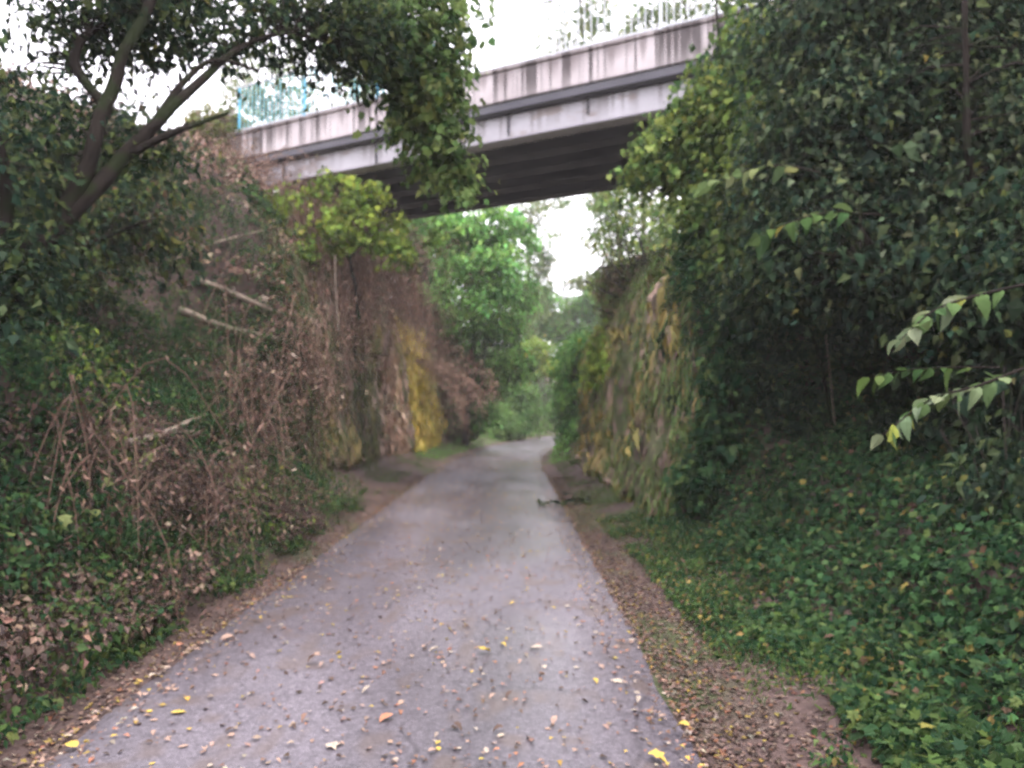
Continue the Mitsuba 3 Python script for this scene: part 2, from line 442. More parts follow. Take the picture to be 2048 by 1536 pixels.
scene['teal_paint'] = {'type': 'twosided', 'bsdf': {'type': 'principled', 'base_color': {'type': 'rgb', 'value': [.16, .44, .48]}, 'roughness': .5}}
scene['blue_paint'] = {'type': 'twosided', 'bsdf': {'type': 'principled', 'base_color': {'type': 'rgb', 'value': [.08, .34, .50]}, 'roughness': .5}}
scene['grey_paint'] = {'type': 'twosided', 'bsdf': {'type': 'principled', 'base_color': {'type': 'rgb', 'value': [.52, .55, .57]}, 'roughness': .5}}
for row, (nn_, lab) in enumerate(((-.10, 'teal railing of thin upright bars along the near edge of the bridge'), (W + .0, 'teal railing along the far edge of the bridge, behind the near one'))):
    rl = thing('railing', lab, 'railing')
    for k, t in enumerate(np.arange(-8.6, 6.9, 1.93)):
        obj('post', bb(t - .025, t + .025, nn_ - .025, nn_ + .025, 7.661, 8.72, .006), 'blue_paint' if t > 2.5 else 'grey_paint', rl)
    obj('rail', bb(-8.7, 6.95, nn_ - .025, nn_ + .025, 8.722, 8.755, .006), 'grey_paint', rl)
    obj('rail', bb(-8.7, 6.95, nn_ - .02, nn_ + .02, 7.75, 7.785, .006), 'grey_paint', rl)
    for t in np.arange(-8.55, 6.9, .12 if row == 0 else .16):
        if abs((t + 8.6) % 1.93) > .06:
            obj('bar', bb(t - .009, t + .009, nn_ - .009, nn_ + .009, 7.786, 8.721, .003), 'teal_paint' if t > 1.2 else 'grey_paint', rl)


# ------------------------------------------------------------------ rock faces of the cutting
def rock_face(side, y0, y1, name, label):
    ny_, ns_ = 190, 80
    S, Yg = np.meshgrid(np.linspace(2.7, 6.9, ns_), np.linspace(y0, y1, ny_))
    p = profile(side, S, Yg)
    q = np.stack([Yg * 1.9, p[..., 2] * .2, Yg * 0 + side], -1)
    ridge = meshkit.fbm(q, 4, 21)
    fine = meshkit.fbm(p * np.array([5, 5, 2.2]), 3, 8)
    edge = np.minimum(np.minimum((Yg - y0) / .8, (y1 - Yg) / .8), np.minimum((S - 2.7) / .35, (6.9 - S) / .6)).clip(0, 1)
    ledge = np.abs(meshkit.fbm(np.stack([Yg * 1.1, p[..., 2] * 1.9, Yg * 0 + 3], -1), 4, 33) - .5)
    joint = np.abs(meshkit.fbm(np.stack([Yg * 3.0, p[..., 2] * .8, Yg * 0 + 7], -1), 3, 35) - .5)
    out = (.14 + .44 * (ridge - .30) + .18 * (fine - .5) - .07 * np.exp(-(ledge / .03) ** 2) - .13 * np.exp(-(joint / .03) ** 2)) * edge - .12 * (1 - edge)
    p = p.copy()
    p[..., 0] += -side * out
    back = p.copy()
    back[..., 0] += side * .35
    idx = np.arange(ny_ * ns_).reshape(ny_, ns_)
    quads = np.stack([idx[:-1, :-1], idx[:-1, 1:], idx[1:, 1:], idx[1:, :-1]], -1).reshape(-1, 4)
    m = len(p.reshape(-1, 3))
    rim = np.concatenate([idx[0, :], idx[1:, -1], idx[-1, -2::-1], idx[-2:0:-1, 0]])
    r2 = np.roll(rim, -1)
    wallq = np.stack([rim, r2, r2 + m, rim + m], 1)
    whole(name, label, 'rock face', (np.vstack([p.reshape(-1, 3), back.reshape(-1, 3)]), np.vstack([quads, quads[:, ::-1] + m, wallq])), 'mossy_rock', smooth=True)


rock_face(-1, 13.0, 30.5, 'rock_face', 'steep mossy rock face streaked pink and ochre, left of the path')
rock_face(1, 9.4, 22.8, 'rock_face', 'steep rock face hung with olive moss, rising beside the dirt verge')


# ------------------------------------------------------------------ plants
def clumps(blobs, rng, per, gap=0.0, shell=.45, seed=0):
    """Clump centres and outward directions in the ellipsoids blobs [(centre, radii, number)]."""
    C, O = [], []
    for c, r, n in blobs:
        d = unit(rng.normal(size=(int(n * per) + 1, 3)))
        rad = rng.uniform(shell ** 3, 1, len(d)) ** (1 / 3)
        p = np.asarray(c) + d * rad[:, None] * np.asarray(r) * (1 + .35 * (rng.uniform(size=(len(d), 1)) - .5))
        C.append(p)
        O.append(d)
    C, O = np.vstack(C), np.vstack(O)
    if gap > 0:
        keep = meshkit.fbm(C * 1.3, 3, seed) > gap
        C, O = C[keep], O[keep]
    return C, O


def foliage(blobs, rng, palette, size, shape=KITE, per=1.0, nl=26, rc=.25, gap=0.0, droop=.5, seed=0, flat=.55, jitter=.25, spread=.22, shell=.45):
    C, O = clumps(blobs, rng, per, gap, shell, seed)
    m = len(C)
    k = np.repeat(np.arange(m), rng.poisson(nl, m))
    off = rng.normal(size=(len(k), 3)) * np.array([1, 1, .75]) * rc * .55
    P = C[k] + off
    P[:, 2] -= droop * .35 * np.linalg.norm(off[:, :2], axis=1)
    out = unit(O[k] + unit(off) * .9)
    nrm = unit(out * .45 + np.array([0, 0, flat]) + rng.normal(size=(len(k), 3)) * .45)
    along = unit(out * np.array([1, 1, .3]) + np.array([0, 0, -droop]) + rng.normal(size=(len(k), 3)) * .45)
    tone = (1 + spread * rng.normal(size=m)).clip(.55, 1.6)
    warm = rng.normal(size=m) * .06
    col = tint(palette, len(k), rng, jitter) * tone[k][:, None] * (1 + warm[k][:, None] * np.array([1.4, .2, -.6]))
    big = np.exp(rng.normal(size=m) * .26)
    return leaves(P, nrm, along, size * big[k] * rng.uniform(.65, 1.25, len(k)), shape, col, rng), C


def twigs(C, stems, rng, frac=.35, r=.006, sag=.12, most=400):
    """Thin twigs from the stems' points to some of the clump centres."""
    S = np.vstack(stems)
    pick = rng.permutation(len(C))[:min(most, int(len(C) * frac) + 1)]
    parts = []
    for i in pick:
        c = C[i]
        d = np.linalg.norm(S - c, axis=1)
        j = rng.choice(np.argsort(d)[:4])
        a = S[j]
        mid = (a + c) / 2 + rng.normal(size=3) * .10 * d[j] + np.array([0, 0, sag * d[j]])
        parts.append(tube(spline([a, mid, c], 6), [r * (1 + d[j]), r * .5], 4))
    return join(parts)


def tree(name, label, cat, stems, blobs, palette, size, seed, group=None, bark='bark', leaf='leaf_material', twig_frac=.35, twig_r=.006, stem_names=None, **kw):
    """stems: [(points, radii)], the first is the trunk. Parts: trunk, branch..., twigs, crown."""
    rng = np.random.default_rng(seed)
    key = thing(name, label, cat, group)
    lines = []
    for i, (pts, rad) in enumerate(stems):
        line = spline(pts, max(8, 6 * len(pts)))
        line[1:-1] += (meshkit.noise(line * 3.0 + seed)[1:-1, None] - .5) * rad[0] * 1.2
        lines.append(line)
        part = (stem_names[i] if stem_names else ('trunk' if i == 0 else 'branch'))
        obj(part, tube(line, rad, 9 if rad[0] > .03 else 6, .22, seed), bark, key, smooth=True)
    (v, f, c), C = foliage(blobs, rng, palette, size, seed=seed, **kw)
    if twig_frac > 0:
        obj('twigs', twigs(C, lines, rng, twig_frac, twig_r), bark, key, stuff=True)
    obj('crown', (v, f), leaf, key, color=c, stuff=True)
    return key


def B(px, py, Y, r, n):
    """A foliage blob round the pixel at distance Y: radii r (one number or three, metres), n clumps."""
    r = np.broadcast_to(np.asarray(r, float), (3,))
    return at(px, py, Y), r, n


def ragged(line, Y, n, wide, r, count, seed):
    """Many small uneven blobs strung along a line of pixels, wide pixels to either side: trailing growth."""
    g = np.random.default_rng(seed)
    p = spline(line, 200)[g.integers(0, 200, n)] + g.normal(size=(n, 2)) * wide * .5
    return [B(a, b, Y + g.normal() * .3, r * g.uniform(.5, 1.5) * np.array([1, 1, g.uniform(.8, 1.9)]), count * g.uniform(.5, 1.5)) for a, b in p]


# --- the tree leaning out over the path at the upper left
tree('leaning_tree', 'dark tree leaning out from the left bank, its crooked limbs black against the sky', 'tree',
     [([at(-200, 980, 4.9), at(-90, 760, 4.95), at(20, 580, 5.0), at(110, 470, 5.0)], [.12, .10, .08]),
      ([at(110, 470, 5.0), at(170, 395, 5.1), at(250, 315, 5.25), at(342, 222, 5.4), at(420, 145, 5.6), at(495, 88, 5.8), at(590, 66, 6.0), at(690, 100, 6.3)], [.062, .055, .046, .034, .022, .015, .008]),
      ([at(110, 470, 5.0), at(185, 300, 5.1), at(205, 215, 5.15), at(245, 115, 5.2), at(275, 55, 5.25), at(320, -90, 5.4)], [.058, .05, .045, .04, .035]),
      ([at(265, 305, 5.25), at(340, 268, 5.3), at(400, 245, 5.4), at(456, 226, 5.5)], [.03, .022, .012]),
      ([at(205, 215, 5.2), at(150, 110, 5.2), at(240, 25, 5.4), at(420, -60, 5.8)], [.036, .03, .022]),
      ([at(300, 262, 5.3), at(380, 150, 5.5), at(440, 120, 5.6), at(520, 140, 5.8)], [.03, .018, .008]),
      ([at(20, 580, 5.0), at(10, 420, 4.8), at(-20, 250, 4.6), at(-60, 80, 4.5)], [.06, .05, .03])],
     [B(60, 230, 5.2, (.45, .5, .28), 44), B(130, 200, 5.4, (.4, .5, .25), 36), B(20, 330, 5.0, (.35, .5, .3), 34),
      B(10, 10, 5.0, (.3, .6, .25), 26), B(180, 0, 5.4, (.4, .5, .25), 60), B(300, -20, 5.8, (.6, .6, .3), 76), B(240, 110, 5.7, (.35, .4, .28), 40), B(330, 70, 5.8, (.35, .4, .2), 26),
      B(480, -10, 6.1, (.6, .6, .25), 66), B(450, 75, 6.0, (.35, .4, .16), 20), B(620, 0, 6.4, (.6, .6, .28), 80), B(590, 70, 6.2, (.5, .4, .13), 34), B(720, 60, 6.5, (.45, .5, .3), 70), B(680, 130, 6.5, (.4, .4, .12), 22),
      B(300, 160, 5.6, (.25, .3, .16), 14), B(400, 190, 5.6, (.3, .3, .10), 10), B(230, 240, 5.5, (.25, .3, .22), 24), B(300, 300, 5.6, (.22, .3, .16), 16),
      B(10, 540, 4.7, (.3, .25, .14), 22), B(70, 480, 4.8, (.25, .2, .10), 14), B(-30, 640, 4.6, (.3, .25, .18), 22), B(110, 560, 4.8, (.2, .25, .08), 8)],
     DEEP + [(2, (.09, .12, .045))], .062, 11, shape=FOLD, nl=20, rc=.22, droop=.6, gap=.43)
tree('bank_tree', 'murky low tree on the left bank behind the dark leaning limbs', 'tree',
     [([at(60, 760, 8.4), at(90, 560, 8.4), at(140, 380, 8.4), at(200, 260, 8.4)], [.10, .08, .04]),
      ([at(90, 560, 8.4), at(200, 480, 8.2), at(300, 440, 8.0)], [.05, .03, .012])],
     [B(60, 400, 8.6, (.8, .7, .55), 80), B(180, 380, 8.6, (.7, .7, .5), 66), B(40, 520, 8.2, (.8, .7, .4), 70), B(160, 510, 8.2, (.7, .7, .4), 60), B(290, 420, 8.6, (.5, .6, .45), 40), B(300, 330, 9.4, (.5, .6, .4), 34), B(250, 260, 9.6, (.4, .6, .3), 18), B(330, 500, 9, (.5, .5, .3), 24),
      B(-60, 300, 8.6, (.7, .7, .7), 60)],
     DEEP + [(2, (.10, .13, .04)), (1, (.12, .085, .06))], .08, 13, shape=FOLD, nl=18, rc=.26, droop=.9, gap=.36)

# --- the bough that hangs down in front of the bridge
tree('hanging_bough', 'drooping leafy bough hanging from above in front of the bridge parapet', 'tree branch',
     [([at(700, -160, 6.6), at(745, 0, 6.8), at(775, 90, 6.9), at(805, 160, 7.0), at(832, 240, 7.1), at(880, 320, 7.2)], [.05, .035, .03, .02, .008]),
      ([at(775, 90, 6.9), at(840, 60, 7.0), at(890, 90, 7.0)], [.02, .008]),
      ([at(805, 160, 7.0), at(870, 220, 7.1), at(920, 330, 7.2), at(940, 370, 7.2)], [.015, .006])],
     [B(770, 30, 6.9, (.5, .5, .4), 80), B(850, 30, 7.0, (.42, .45, .45), 80), B(860, 140, 7.1, (.3, .4, .38), 60), B(800, 120, 7.0, (.25, .4, .35), 30),
      B(860, 225, 7.1, (.26, .3, .26), 40), B(882, 300, 7.2, (.19, .2, .2), 30), B(918, 345, 7.2, (.12, .14, .15), 14), B(812, 235, 7.1, (.16, .2, .2), 16)],
     [(2, (.065, .112, .045)), (3, (.10, .160, .055)), (3, (.17, .23, .08))], .07, 12, shape=IVY, stem_names=['branch'] * 3, nl=15, rc=.20, droop=1.2, spread=.3)

# --- the dense trees and creeper on the right
RK = dict(shape=FOLD, nl=24, rc=.30, droop=.8, spread=.34)
tree('dense_tree', 'tall dense dark tree overhanging the right bank, filling the upper right corner', 'tree',
     [([at(1990, 900, 6.4), at(1960, 600, 6.3), at(1945, 400, 6.2), at(1930, 170, 6.1), at(1926, -100, 6.1), at(1900, -400, 6.4)], [.06, .045, .03, .022, .016]),
      ([at(1930, 170, 7.6), at(1800, 60, 7.4), at(1660, 20, 7.2)], [.05, .03, .015]),
      ([at(1945, 400, 7.6), at(1780, 330, 7.2), at(1640, 330, 7.0)], [.05, .03, .012])],
     [B(1620, 50, 7.4, (.62, .7, .6), 76), B(1780, 60, 7.2, (.8, .8, .7), 170), B(1960, 80, 7.0, (.8, .8, .8), 170), B(1680, 230, 7.2, (.8, .7, .6), 160),
      B(1850, 260, 7.0, (.8, .8, .7), 170), B(2020, 300, 6.6, (.7, .8, .7), 150), B(1600, 370, 7.4, (.7, .7, .6), 130), B(1780, 420, 7.0, (.8, .8, .6), 150), B(1960, 470, 6.4, (.7, .8, .6), 130),
      B(1640, -120, 7.8, (.7, .9, .6), 60), B(1800, -150, 7.6, (1.0, 1.0, .7), 110), B(2050, -100, 7.2, (.9, .9, .7), 110)],
     DEEP + [(2.5, (.10, .13, .075))], .08, 21, **RK)
tree('back_tree', 'dark tree behind the dense right hand foliage, on top of the bank', 'tree',
     [([at(1720, 560, 11.5), at(1730, 200, 11.5), at(1740, -200, 11.5)], [.16, .13, .09])],
     [B(1620, 140, 11, (.9, 1.2, 1.1), 90), B(1760, 60, 11, (1.4, 1.3, 1.3), 180), B(1980, 120, 10.5, (1.4, 1.2, 1.3), 180), B(1640, 330, 11, (1.2, 1.0, 1.0), 150),
      B(1850, 360, 10.5, (1.3, 1.0, 1.0), 160), B(2040, 420, 10, (1.2, 1.0, 1.0), 140), B(1750, -250, 11, (1.6, 1.4, 1.2), 120), B(1960, -200, 10.5, (1.6, 1.4, 1.2), 120)],
     DEEP, .12, 22, shape=KITE, nl=30, rc=.42, droop=.7)
tree('creeper_curtain', 'light green curtain of creeper hanging over the right end of the bridge', 'creeper',
     [([at(1530, 520, 9.2), at(1480, 300, 9.3), at(1440, 120, 9.6), at(1430, -60, 9.8)], [.035, .03, .02, .012]),
      ([at(1480, 300, 9.3), at(1390, 260, 9.6), at(1310, 290, 9.8)], [.02, .008])],
     [B(1490, 60, 9.6, (.35, .4, .5), 40), B(1430, 160, 9.7, (.42, .4, .4), 52), B(1390, 250, 9.7, (.42, .4, .4), 70), B(1330, 300, 9.8, (.38, .35, .35), 60), B(1280, 330, 9.9, (.2, .2, .2), 20),
      B(1440, 330, 9.4, (.45, .45, .45), 80), B(1500, 200, 9.0, (.4, .4, .5), 70), B(1530, 120, 8.6, (.3, .3, .45), 40), B(1540, 260, 8.4, (.3, .3, .45), 44), B(1420, 430, 9.5, (.4, .4, .5), 70), B(1490, 470, 9.0, (.4, .4, .5), 70)],
     MID + [(5, (.14, .21, .065)), (5, (.23, .29, .08))], .085, 23, shape=IVY, stem_names=['stem', 'stem'], nl=16, rc=.24, droop=1.2, spread=.34)
tree('ivy_column', 'ivy clad edge of the rock face beside the dark hollow', 'ivy',
     [([at(1480, 980, 9.0), at(1460, 760, 9.1), at(1470, 520, 9.2), at(1490, 350, 9.2)], [.05, .045, .035, .02])],
     [B(1440, 540, 9.3, (.4, .4, .5), 90), B(1450, 640, 9.3, (.3, .35, .45), 80), B(1450, 760, 9.2, (.22, .3, .45), 60), B(1430, 880, 9.1, (.22, .3, .4), 56), B(1400, 960, 9.0, (.22, .28, .25), 40),
      B(1400, 500, 9.6, (.3, .35, .4), 56)],
     IVYC, .075, 24, shape=IVY, stem_names=['stem'], nl=18, rc=.2, droop=.9)
tree('hollow_shrub', 'shadowy shrub drooping over the dark hollow on the right bank', 'shrub',
     [([at(2000, 1000, 6.4), at(1960, 800, 6.3), at(1880, 620, 6.2), at(1720, 520, 6.2)], [.06, .05, .035, .015]),
      ([at(1960, 800, 6.3), at(2060, 620, 5.8), at(2120, 480, 5.4)], [.04, .02])],
     [B(1560, 560, 7.4, (.6, .6, .3), 70), B(1700, 540, 6.8, (.7, .6, .35), 90), B(1860, 560, 6.4, (.7, .6, .4), 100), B(2010, 600, 5.8, (.6, .6, .4), 90), B(2060, 480, 5.6, (.5, .6, .5), 80), B(1620, 460, 6.8, (.5, .5, .3), 60),
      B(2060, 780, 5.6, (.35, .4, .4), 50), B(2040, 960, 5.0, (.3, .4, .3), 40)],
     DEEP, .085, 25, shape=FOLD, nl=22, rc=.27, droop=1.0)
for k, (a, b, c, r, lab) in enumerate((((1665, 850), (1640, 720), (1600, 600), .016, 'thin brown sapling stem slanting up in the dark hollow, the thicker of two'),
                                       ((1670, 850), (1655, 700), (1640, 560), .006, 'hair thin straight vine beside the slanting sapling stem'))):
    line = spline([at(*a, 8.2), at(*b, 8.2), at(*c, 8.2), at(c[0] - 30, c[1] - 160, 8.2)], 14)
    whole('sapling_stem' if k == 0 else 'hanging_vine', lab, 'stem' if k == 0 else 'vine', tube(line, [r, r * .6], 6), 'pale_wood' if k else 'bark', smooth=True)

# the sprays of large leaves that catch the light at the right edge
LIGHT = [(2.5, (.22, .28, .16)), (2, (.12, .19, .075)), (.9, (.28, .31, .08)), (1.2, (.08, .13, .055))]


def spray(label, pts, r0, n, size, seed, side=1.0, palette=LIGHT):
    rng = np.random.default_rng(seed)
    key = thing('leafy_spray', label, 'branch')
    line = spline(pts, 24)
    obj('twig', tube(line, [r0, r0 * .3], 6), 'bark', key, smooth=True)
    tan = unit(np.gradient(line, axis=0))
    for i in range(n):
        k = int(4 + (i + .5) / n * 19.9)
        s = (-1) ** i
        across = unit(np.cross(tan[k], [0, 0, 1.0]))
        al = unit(tan[k] * .7 + across * s * .8 + np.array([0, 0, -.45]) + rng.normal(size=3) * .30)
        nr = unit(np.array([0, -.25, 1.0]) + rng.normal(size=3) * .42)
        v, f, c = leaves(line[k][None], nr[None], al[None], np.array([size * rng.uniform(.75, 1.2)]), OVAL, tint(palette, 1, rng, .22), rng, .5)
        obj('leaf', (v, f), 'leaf_material', key, color=c)


spray('upper spray of pale broad leaves catching the light before the dark hollow', [at(2090, 560, 3.9), at(1960, 590, 3.8), at(1870, 620, 3.75), at(1800, 680, 3.7)], .010, 23, .092, 31)
spray('lower spray of pale and yellow leaves low over the ivy on the right', [at(2090, 720, 3.8), at(1960, 770, 3.7), at(1860, 800, 3.6), at(1765, 870, 3.6)], .010, 25, .092, 32)
spray('level spray of small green leaves above the lower yellow one', [at(2000, 735, 3.9), at(1900, 735, 3.9), at(1820, 740, 3.9), at(1740, 755, 3.9)], .006, 15, .085, 33, palette=MID)
spray('arching spray of dull green leaves high in the right hand shrub', [at(1760, 430, 5.4), at(1660, 425, 5.3), at(1580, 445, 5.2), at(1510, 475, 5.2)], .008, 17, .13, 34, palette=MID + [(2, (.12, .18, .07))])
spray('short spray of dull green leaves at the edge of the bridge gap', [at(1640, 345, 6.0), at(1560, 330, 6.0), at(1480, 345, 6.0), at(1420, 365, 6.0)], .008, 13, .13, 35, palette=PALE)

# --- the left bank: yellow-green climber, dead brown bushes, branches
tree('lime_climber', 'yellow green climber on the bank top in front of the bridge beams', 'climber',
     [([at(720, 640, 15.0), at(700, 520, 15.0), at(690, 420, 14.9), at(660, 350, 14.8)], [.04, .03, .02, .01]),
      ([at(700, 520, 15.0), at(760, 430, 14.8), at(800, 400, 14.7)], [.02, .008]),
      ([at(700, 520, 15.0), at(620, 440, 14.9), at(580, 400, 14.9)], [.02, .008])],
     ragged([(560, 520), (600, 470), (610, 400), (650, 375), (700, 400), (740, 385), (780, 430), (810, 480), (740, 470), (680, 470), (620, 500)], 14.8, 32, 56, .12, 4.5, 42) + [B(655, 345, 14.8, (.1, .2, .16), 4)],
     LIME + [(4, (.11, .16, .045))], .105, 41, shape=IVY, stem_names=['stem'] * 3, nl=15, rc=.20, droop=1.4, spread=.38)


def dead_bush(label, origin, tips, n, spread, seed, palette=DEAD, leaf_n=9, size=.075, sag=.3, stringy=2.0):
    """Dead brambles: many thin arching canes with withered leaves. origin and tips in metres."""
    rng = np.random.default_rng(seed)
    key = thing('dead_bush', label, 'dead bush')
    canes, ends = [], []
    tips = np.asarray(tips, float)
    for i in range(n):
        a = origin + rng.normal(size=3) * np.array([spread, spread, spread * .5]) * .8
        b = tips[rng.integers(len(tips))] + rng.normal(size=3) * spread
        d = np.linalg.norm(b - a)
        m = (a + b) / 2 + np.array([0, 0, sag * d]) + rng.normal(size=3) * .1 * d
        line = spline([a, m, b, b + (b - m) * .25 + np.array([0, 0, -.25 * d])], 12)
        canes.append(tube(line, [.008, .002], 3))
        ends.append(line[3:])
    Q = np.vstack(ends)
    for i in range(int(n * stringy)):
        a = Q[rng.integers(len(Q))] + rng.normal(size=3) * .05
        canes.append(tube(spline([a, a + rng.normal(size=3) * .10 - [0, 0, .08], a + rng.normal(size=3) * .18 - [0, 0, .32]], 4), [.0035, .0015], 3))
    k = rng.integers(0, len(Q), n * leaf_n * 5)
    P = Q[k] + rng.normal(size=(len(k), 3)) * .11
    al = unit(rng.normal(size=(len(k), 3)) * .42 + np.array([0, 0, -1.0]))
    nr = unit(rng.normal(size=(len(k), 3)) + np.array([.2, -.6, .3]))
    v, f, c = leaves(P, nr, al, size * rng.uniform(.5, 1.3, len(k)), NARROW, tint(palette, len(k), rng, .35) * (.5 + 1.0 * meshkit.fbm(P * 3.0 + seed, 3, 4))[:, None], rng, .6)
    obj('canes', join(canes), 'dry_stem', key, stuff=True)
    obj('withered_leaves', (v, f), 'dry_material', key, color=c, stuff=True)


def bank_at(side, s, y):
    return profile(side, np.array([float(s)]), np.array([float(y)]))[0]


dead_bush('pinkish brown dead brambles below the stone pier at the left end of the bridge', bank_at(-1, 7.6, 16.0) + [0, 0, .3], [at(420, 380, 15.5), at(500, 420, 15.2), at(560, 400, 15.6), at(470, 470, 14.8), at(400, 440, 15)], 170, .42, 51)
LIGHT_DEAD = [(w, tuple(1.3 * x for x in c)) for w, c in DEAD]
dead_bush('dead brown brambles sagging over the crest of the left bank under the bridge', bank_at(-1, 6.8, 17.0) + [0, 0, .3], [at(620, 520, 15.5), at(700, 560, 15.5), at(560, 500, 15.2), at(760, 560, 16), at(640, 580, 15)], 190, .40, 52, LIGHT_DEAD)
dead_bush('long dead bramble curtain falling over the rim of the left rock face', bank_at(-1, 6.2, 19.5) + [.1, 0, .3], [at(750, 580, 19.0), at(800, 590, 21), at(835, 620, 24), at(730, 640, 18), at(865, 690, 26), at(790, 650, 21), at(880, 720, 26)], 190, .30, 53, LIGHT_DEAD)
dead_bush('dead branch of brown leaves jutting out from the left rock face towards the path', at(830, 720, 26.0), [at(930, 760, 25.4), at(972, 745, 25.2), at(950, 768, 25.2), at(905, 770, 25.6), at(915, 790, 25.2)], 36, .05, 54, [(3, (.36, .24, .185)), (2, (.44, .31, .235)), (1, (.25, .165, .13))], leaf_n=8, size=.11, sag=.10, stringy=.5)
dead_bush('grey brown dead brambles in the middle of the left bank, around the pale poles', bank_at(-1, 4.6, 13.5) + [0, 0, .2], [at(560, 720, 12), at(620, 740, 12.5), at(480, 710, 11.5), at(640, 790, 12.8), at(560, 800, 11.5)], 34, .34, 55, stringy=.5, leaf_n=12)
dead_bush('reddish brown dead brambles low on the left bank beside the rock face', bank_at(-1, 3.2, 11.0) + [0, 0, .2], [at(500, 860, 8.8), at(540, 900, 9.0), at(450, 850, 8.6), at(520, 820, 9.4), at(480, 930, 8.4)], 22, .24, 56, BROWN + DEAD, stringy=.4, leaf_n=12)
dead_bush('dark brown tangle of dead stems at the foot of the left bank near the viewer', bank_at(-1, 3.0, 6.5) + [0, 0, .1], [at(120, 900, 5.6), at(260, 960, 5.6), at(380, 930, 6.2), at(200, 1040, 5.2), at(60, 1000, 5)], 18, .22, 57, BROWN + DEAD, leaf_n=14, size=.055, stringy=.4)
dead_bush('dark red brown heap of dead stems by the left edge of the path', bank_at(-1, 2.2, 7.5) + [0, 0, .05], [at(420, 1010, 6.6), at(500, 1000, 7.2), at(330, 1050, 6), at(560, 960, 8.4), at(460, 1080, 6.6)], 24, .20, 58, BROWN + DEAD, leaf_n=14, size=.055, stringy=.4)


def bough(name, label, cat, pts, radii, mat='pale_wood', sides=9, extra=()):
    key = thing(name, label, cat)
    line = spline(pts, 22)
    obj('stem', tube(line, radii, sides, .18, len(USED)), mat, key, smooth=True)
    for p, r in extra:
        obj('side_branch', tube(spline(p, 10), r, 6), mat, key, smooth=True)
    return key


def on_bank(px, py, lift=.25):
    """The point of the left bank seen at that pixel, lifted off it."""
    best = None
    for Y in np.linspace(4, 24, 400):
        p = at(px, py, Y)
        s = np.linspace(0, 9, 120)
        q = profile(-1, s, np.full(120, Y))
        zs = np.interp(-(p[0] - centre(Y)), -(q[:, 0] - centre(Y)), q[:, 2])
        if p[2] < zs + lift:
            return at(px, py, Y)
    return at(px, py, 14)


lf = .38
bough('fallen_pole', 'pale fallen pole lying across ivy on the left bank, the upper of two', 'branch', [on_bank(395, 560, lf), on_bank(460, 585, lf), on_bank(540, 620, lf), on_bank(640, 665, lf)], [.055, .05, .035])
bough('fallen_pole', 'long mossy fallen pole on the left bank, below the pale upper one', 'branch', [on_bank(360, 620, lf), on_bank(450, 655, lf), on_bank(560, 680, lf), on_bank(660, 705, lf)], [.06, .05, .03])
bough('dead_branch', 'pale bent dead branch low on the left bank among brown stems', 'branch', [on_bank(255, 885, lf), on_bank(330, 865, lf), on_bank(400, 835, lf), on_bank(470, 818, lf)], [.03, .026, .014],
      extra=[([on_bank(330, 865, lf), on_bank(400, 862, lf), on_bank(500, 858, lf)], [.012, .005])])
bough('dead_branch', 'thin pale twig branch high on the left bank below the dark limbs', 'branch', [on_bank(345, 520, lf), on_bank(400, 495, lf), on_bank(450, 480, lf), on_bank(530, 460, lf)], [.03, .022, .01])
bough('dead_branch', 'thin dark twig lying in the grass by the left edge of the path', 'branch', [on_bank(250, 1265, .2), on_bank(320, 1230, .2), on_bank(385, 1180, .2)], [.007, .006, .003], 'bark')
st = on_bank(525, 610, .5)
bough('broken_stump', 'broken branch stub with an orange brown end on the left bank beside the poles', 'branch stub', [st + [-.1, .35, -.3], st + [-.03, .12, -.05], st + [0, 0, .12]], [.10, .095, .085])

# ------------------------------------------------------------------ trees beyond the bridge
tree('maple_tree', 'bright green maple with drooping leaf sprays just beyond the bridge', 'tree',
     [([at(800, 880, 29), at(830, 700, 29), at(860, 500, 28.5), at(880, 380, 28)], [.16, .13, .09, .05]),
      ([at(830, 600, 28.7), at(920, 520, 27.5), at(1000, 500, 27)], [.06, .03, .015])],
     [B(900, 450, 27, (.95, .9, .65), 70), B(960, 440, 27.5, (1.1, 1.0, .7), 80), B(990, 520, 27, (.9, .9, .6), 70), B(930, 490, 28, (1.1, .9, .8), 70), B(860, 430, 27.5, (.6, .8, .5), 30), B(920, 530, 26.6, (.8, .8, .45), 34), B(885, 575, 26.4, (.5, .5, .35), 16), B(1040, 470, 28.5, (.8, .8, .7), 30), B(960, 590, 27, (.9, .8, .5), 34)],
     FRESH + [(2, (.08, .17, .055))], .16, 61, shape=KITE, nl=34, rc=.36, droop=1.2, spread=.34, gap=.37)
tree('dark_tree', 'dark green tree below the bright maple on the left of the bend', 'tree',
     [([at(930, 890, 31), at(940, 760, 31), at(950, 600, 31)], [.14, .11, .06])],
     [B(930, 640, 30, (1.1, 1, .8), 70), B(1000, 650, 30.5, (1.0, 1, .8), 70), B(980, 570, 31, (1.2, 1, .9), 70), B(1040, 580, 32, (.8, 1, .9), 44), B(930, 730, 32, (.7, .9, .9), 46), B(970, 740, 32, (1.1, 1, .9), 60), B(1020, 720, 30, (.8, .8, .7), 36), B(940, 820, 32, (.8, .9, .8), 50)],
     MID + FRESH + [(3, (.11, .21, .07))], .15, 62, nl=34, rc=.42, droop=.8)
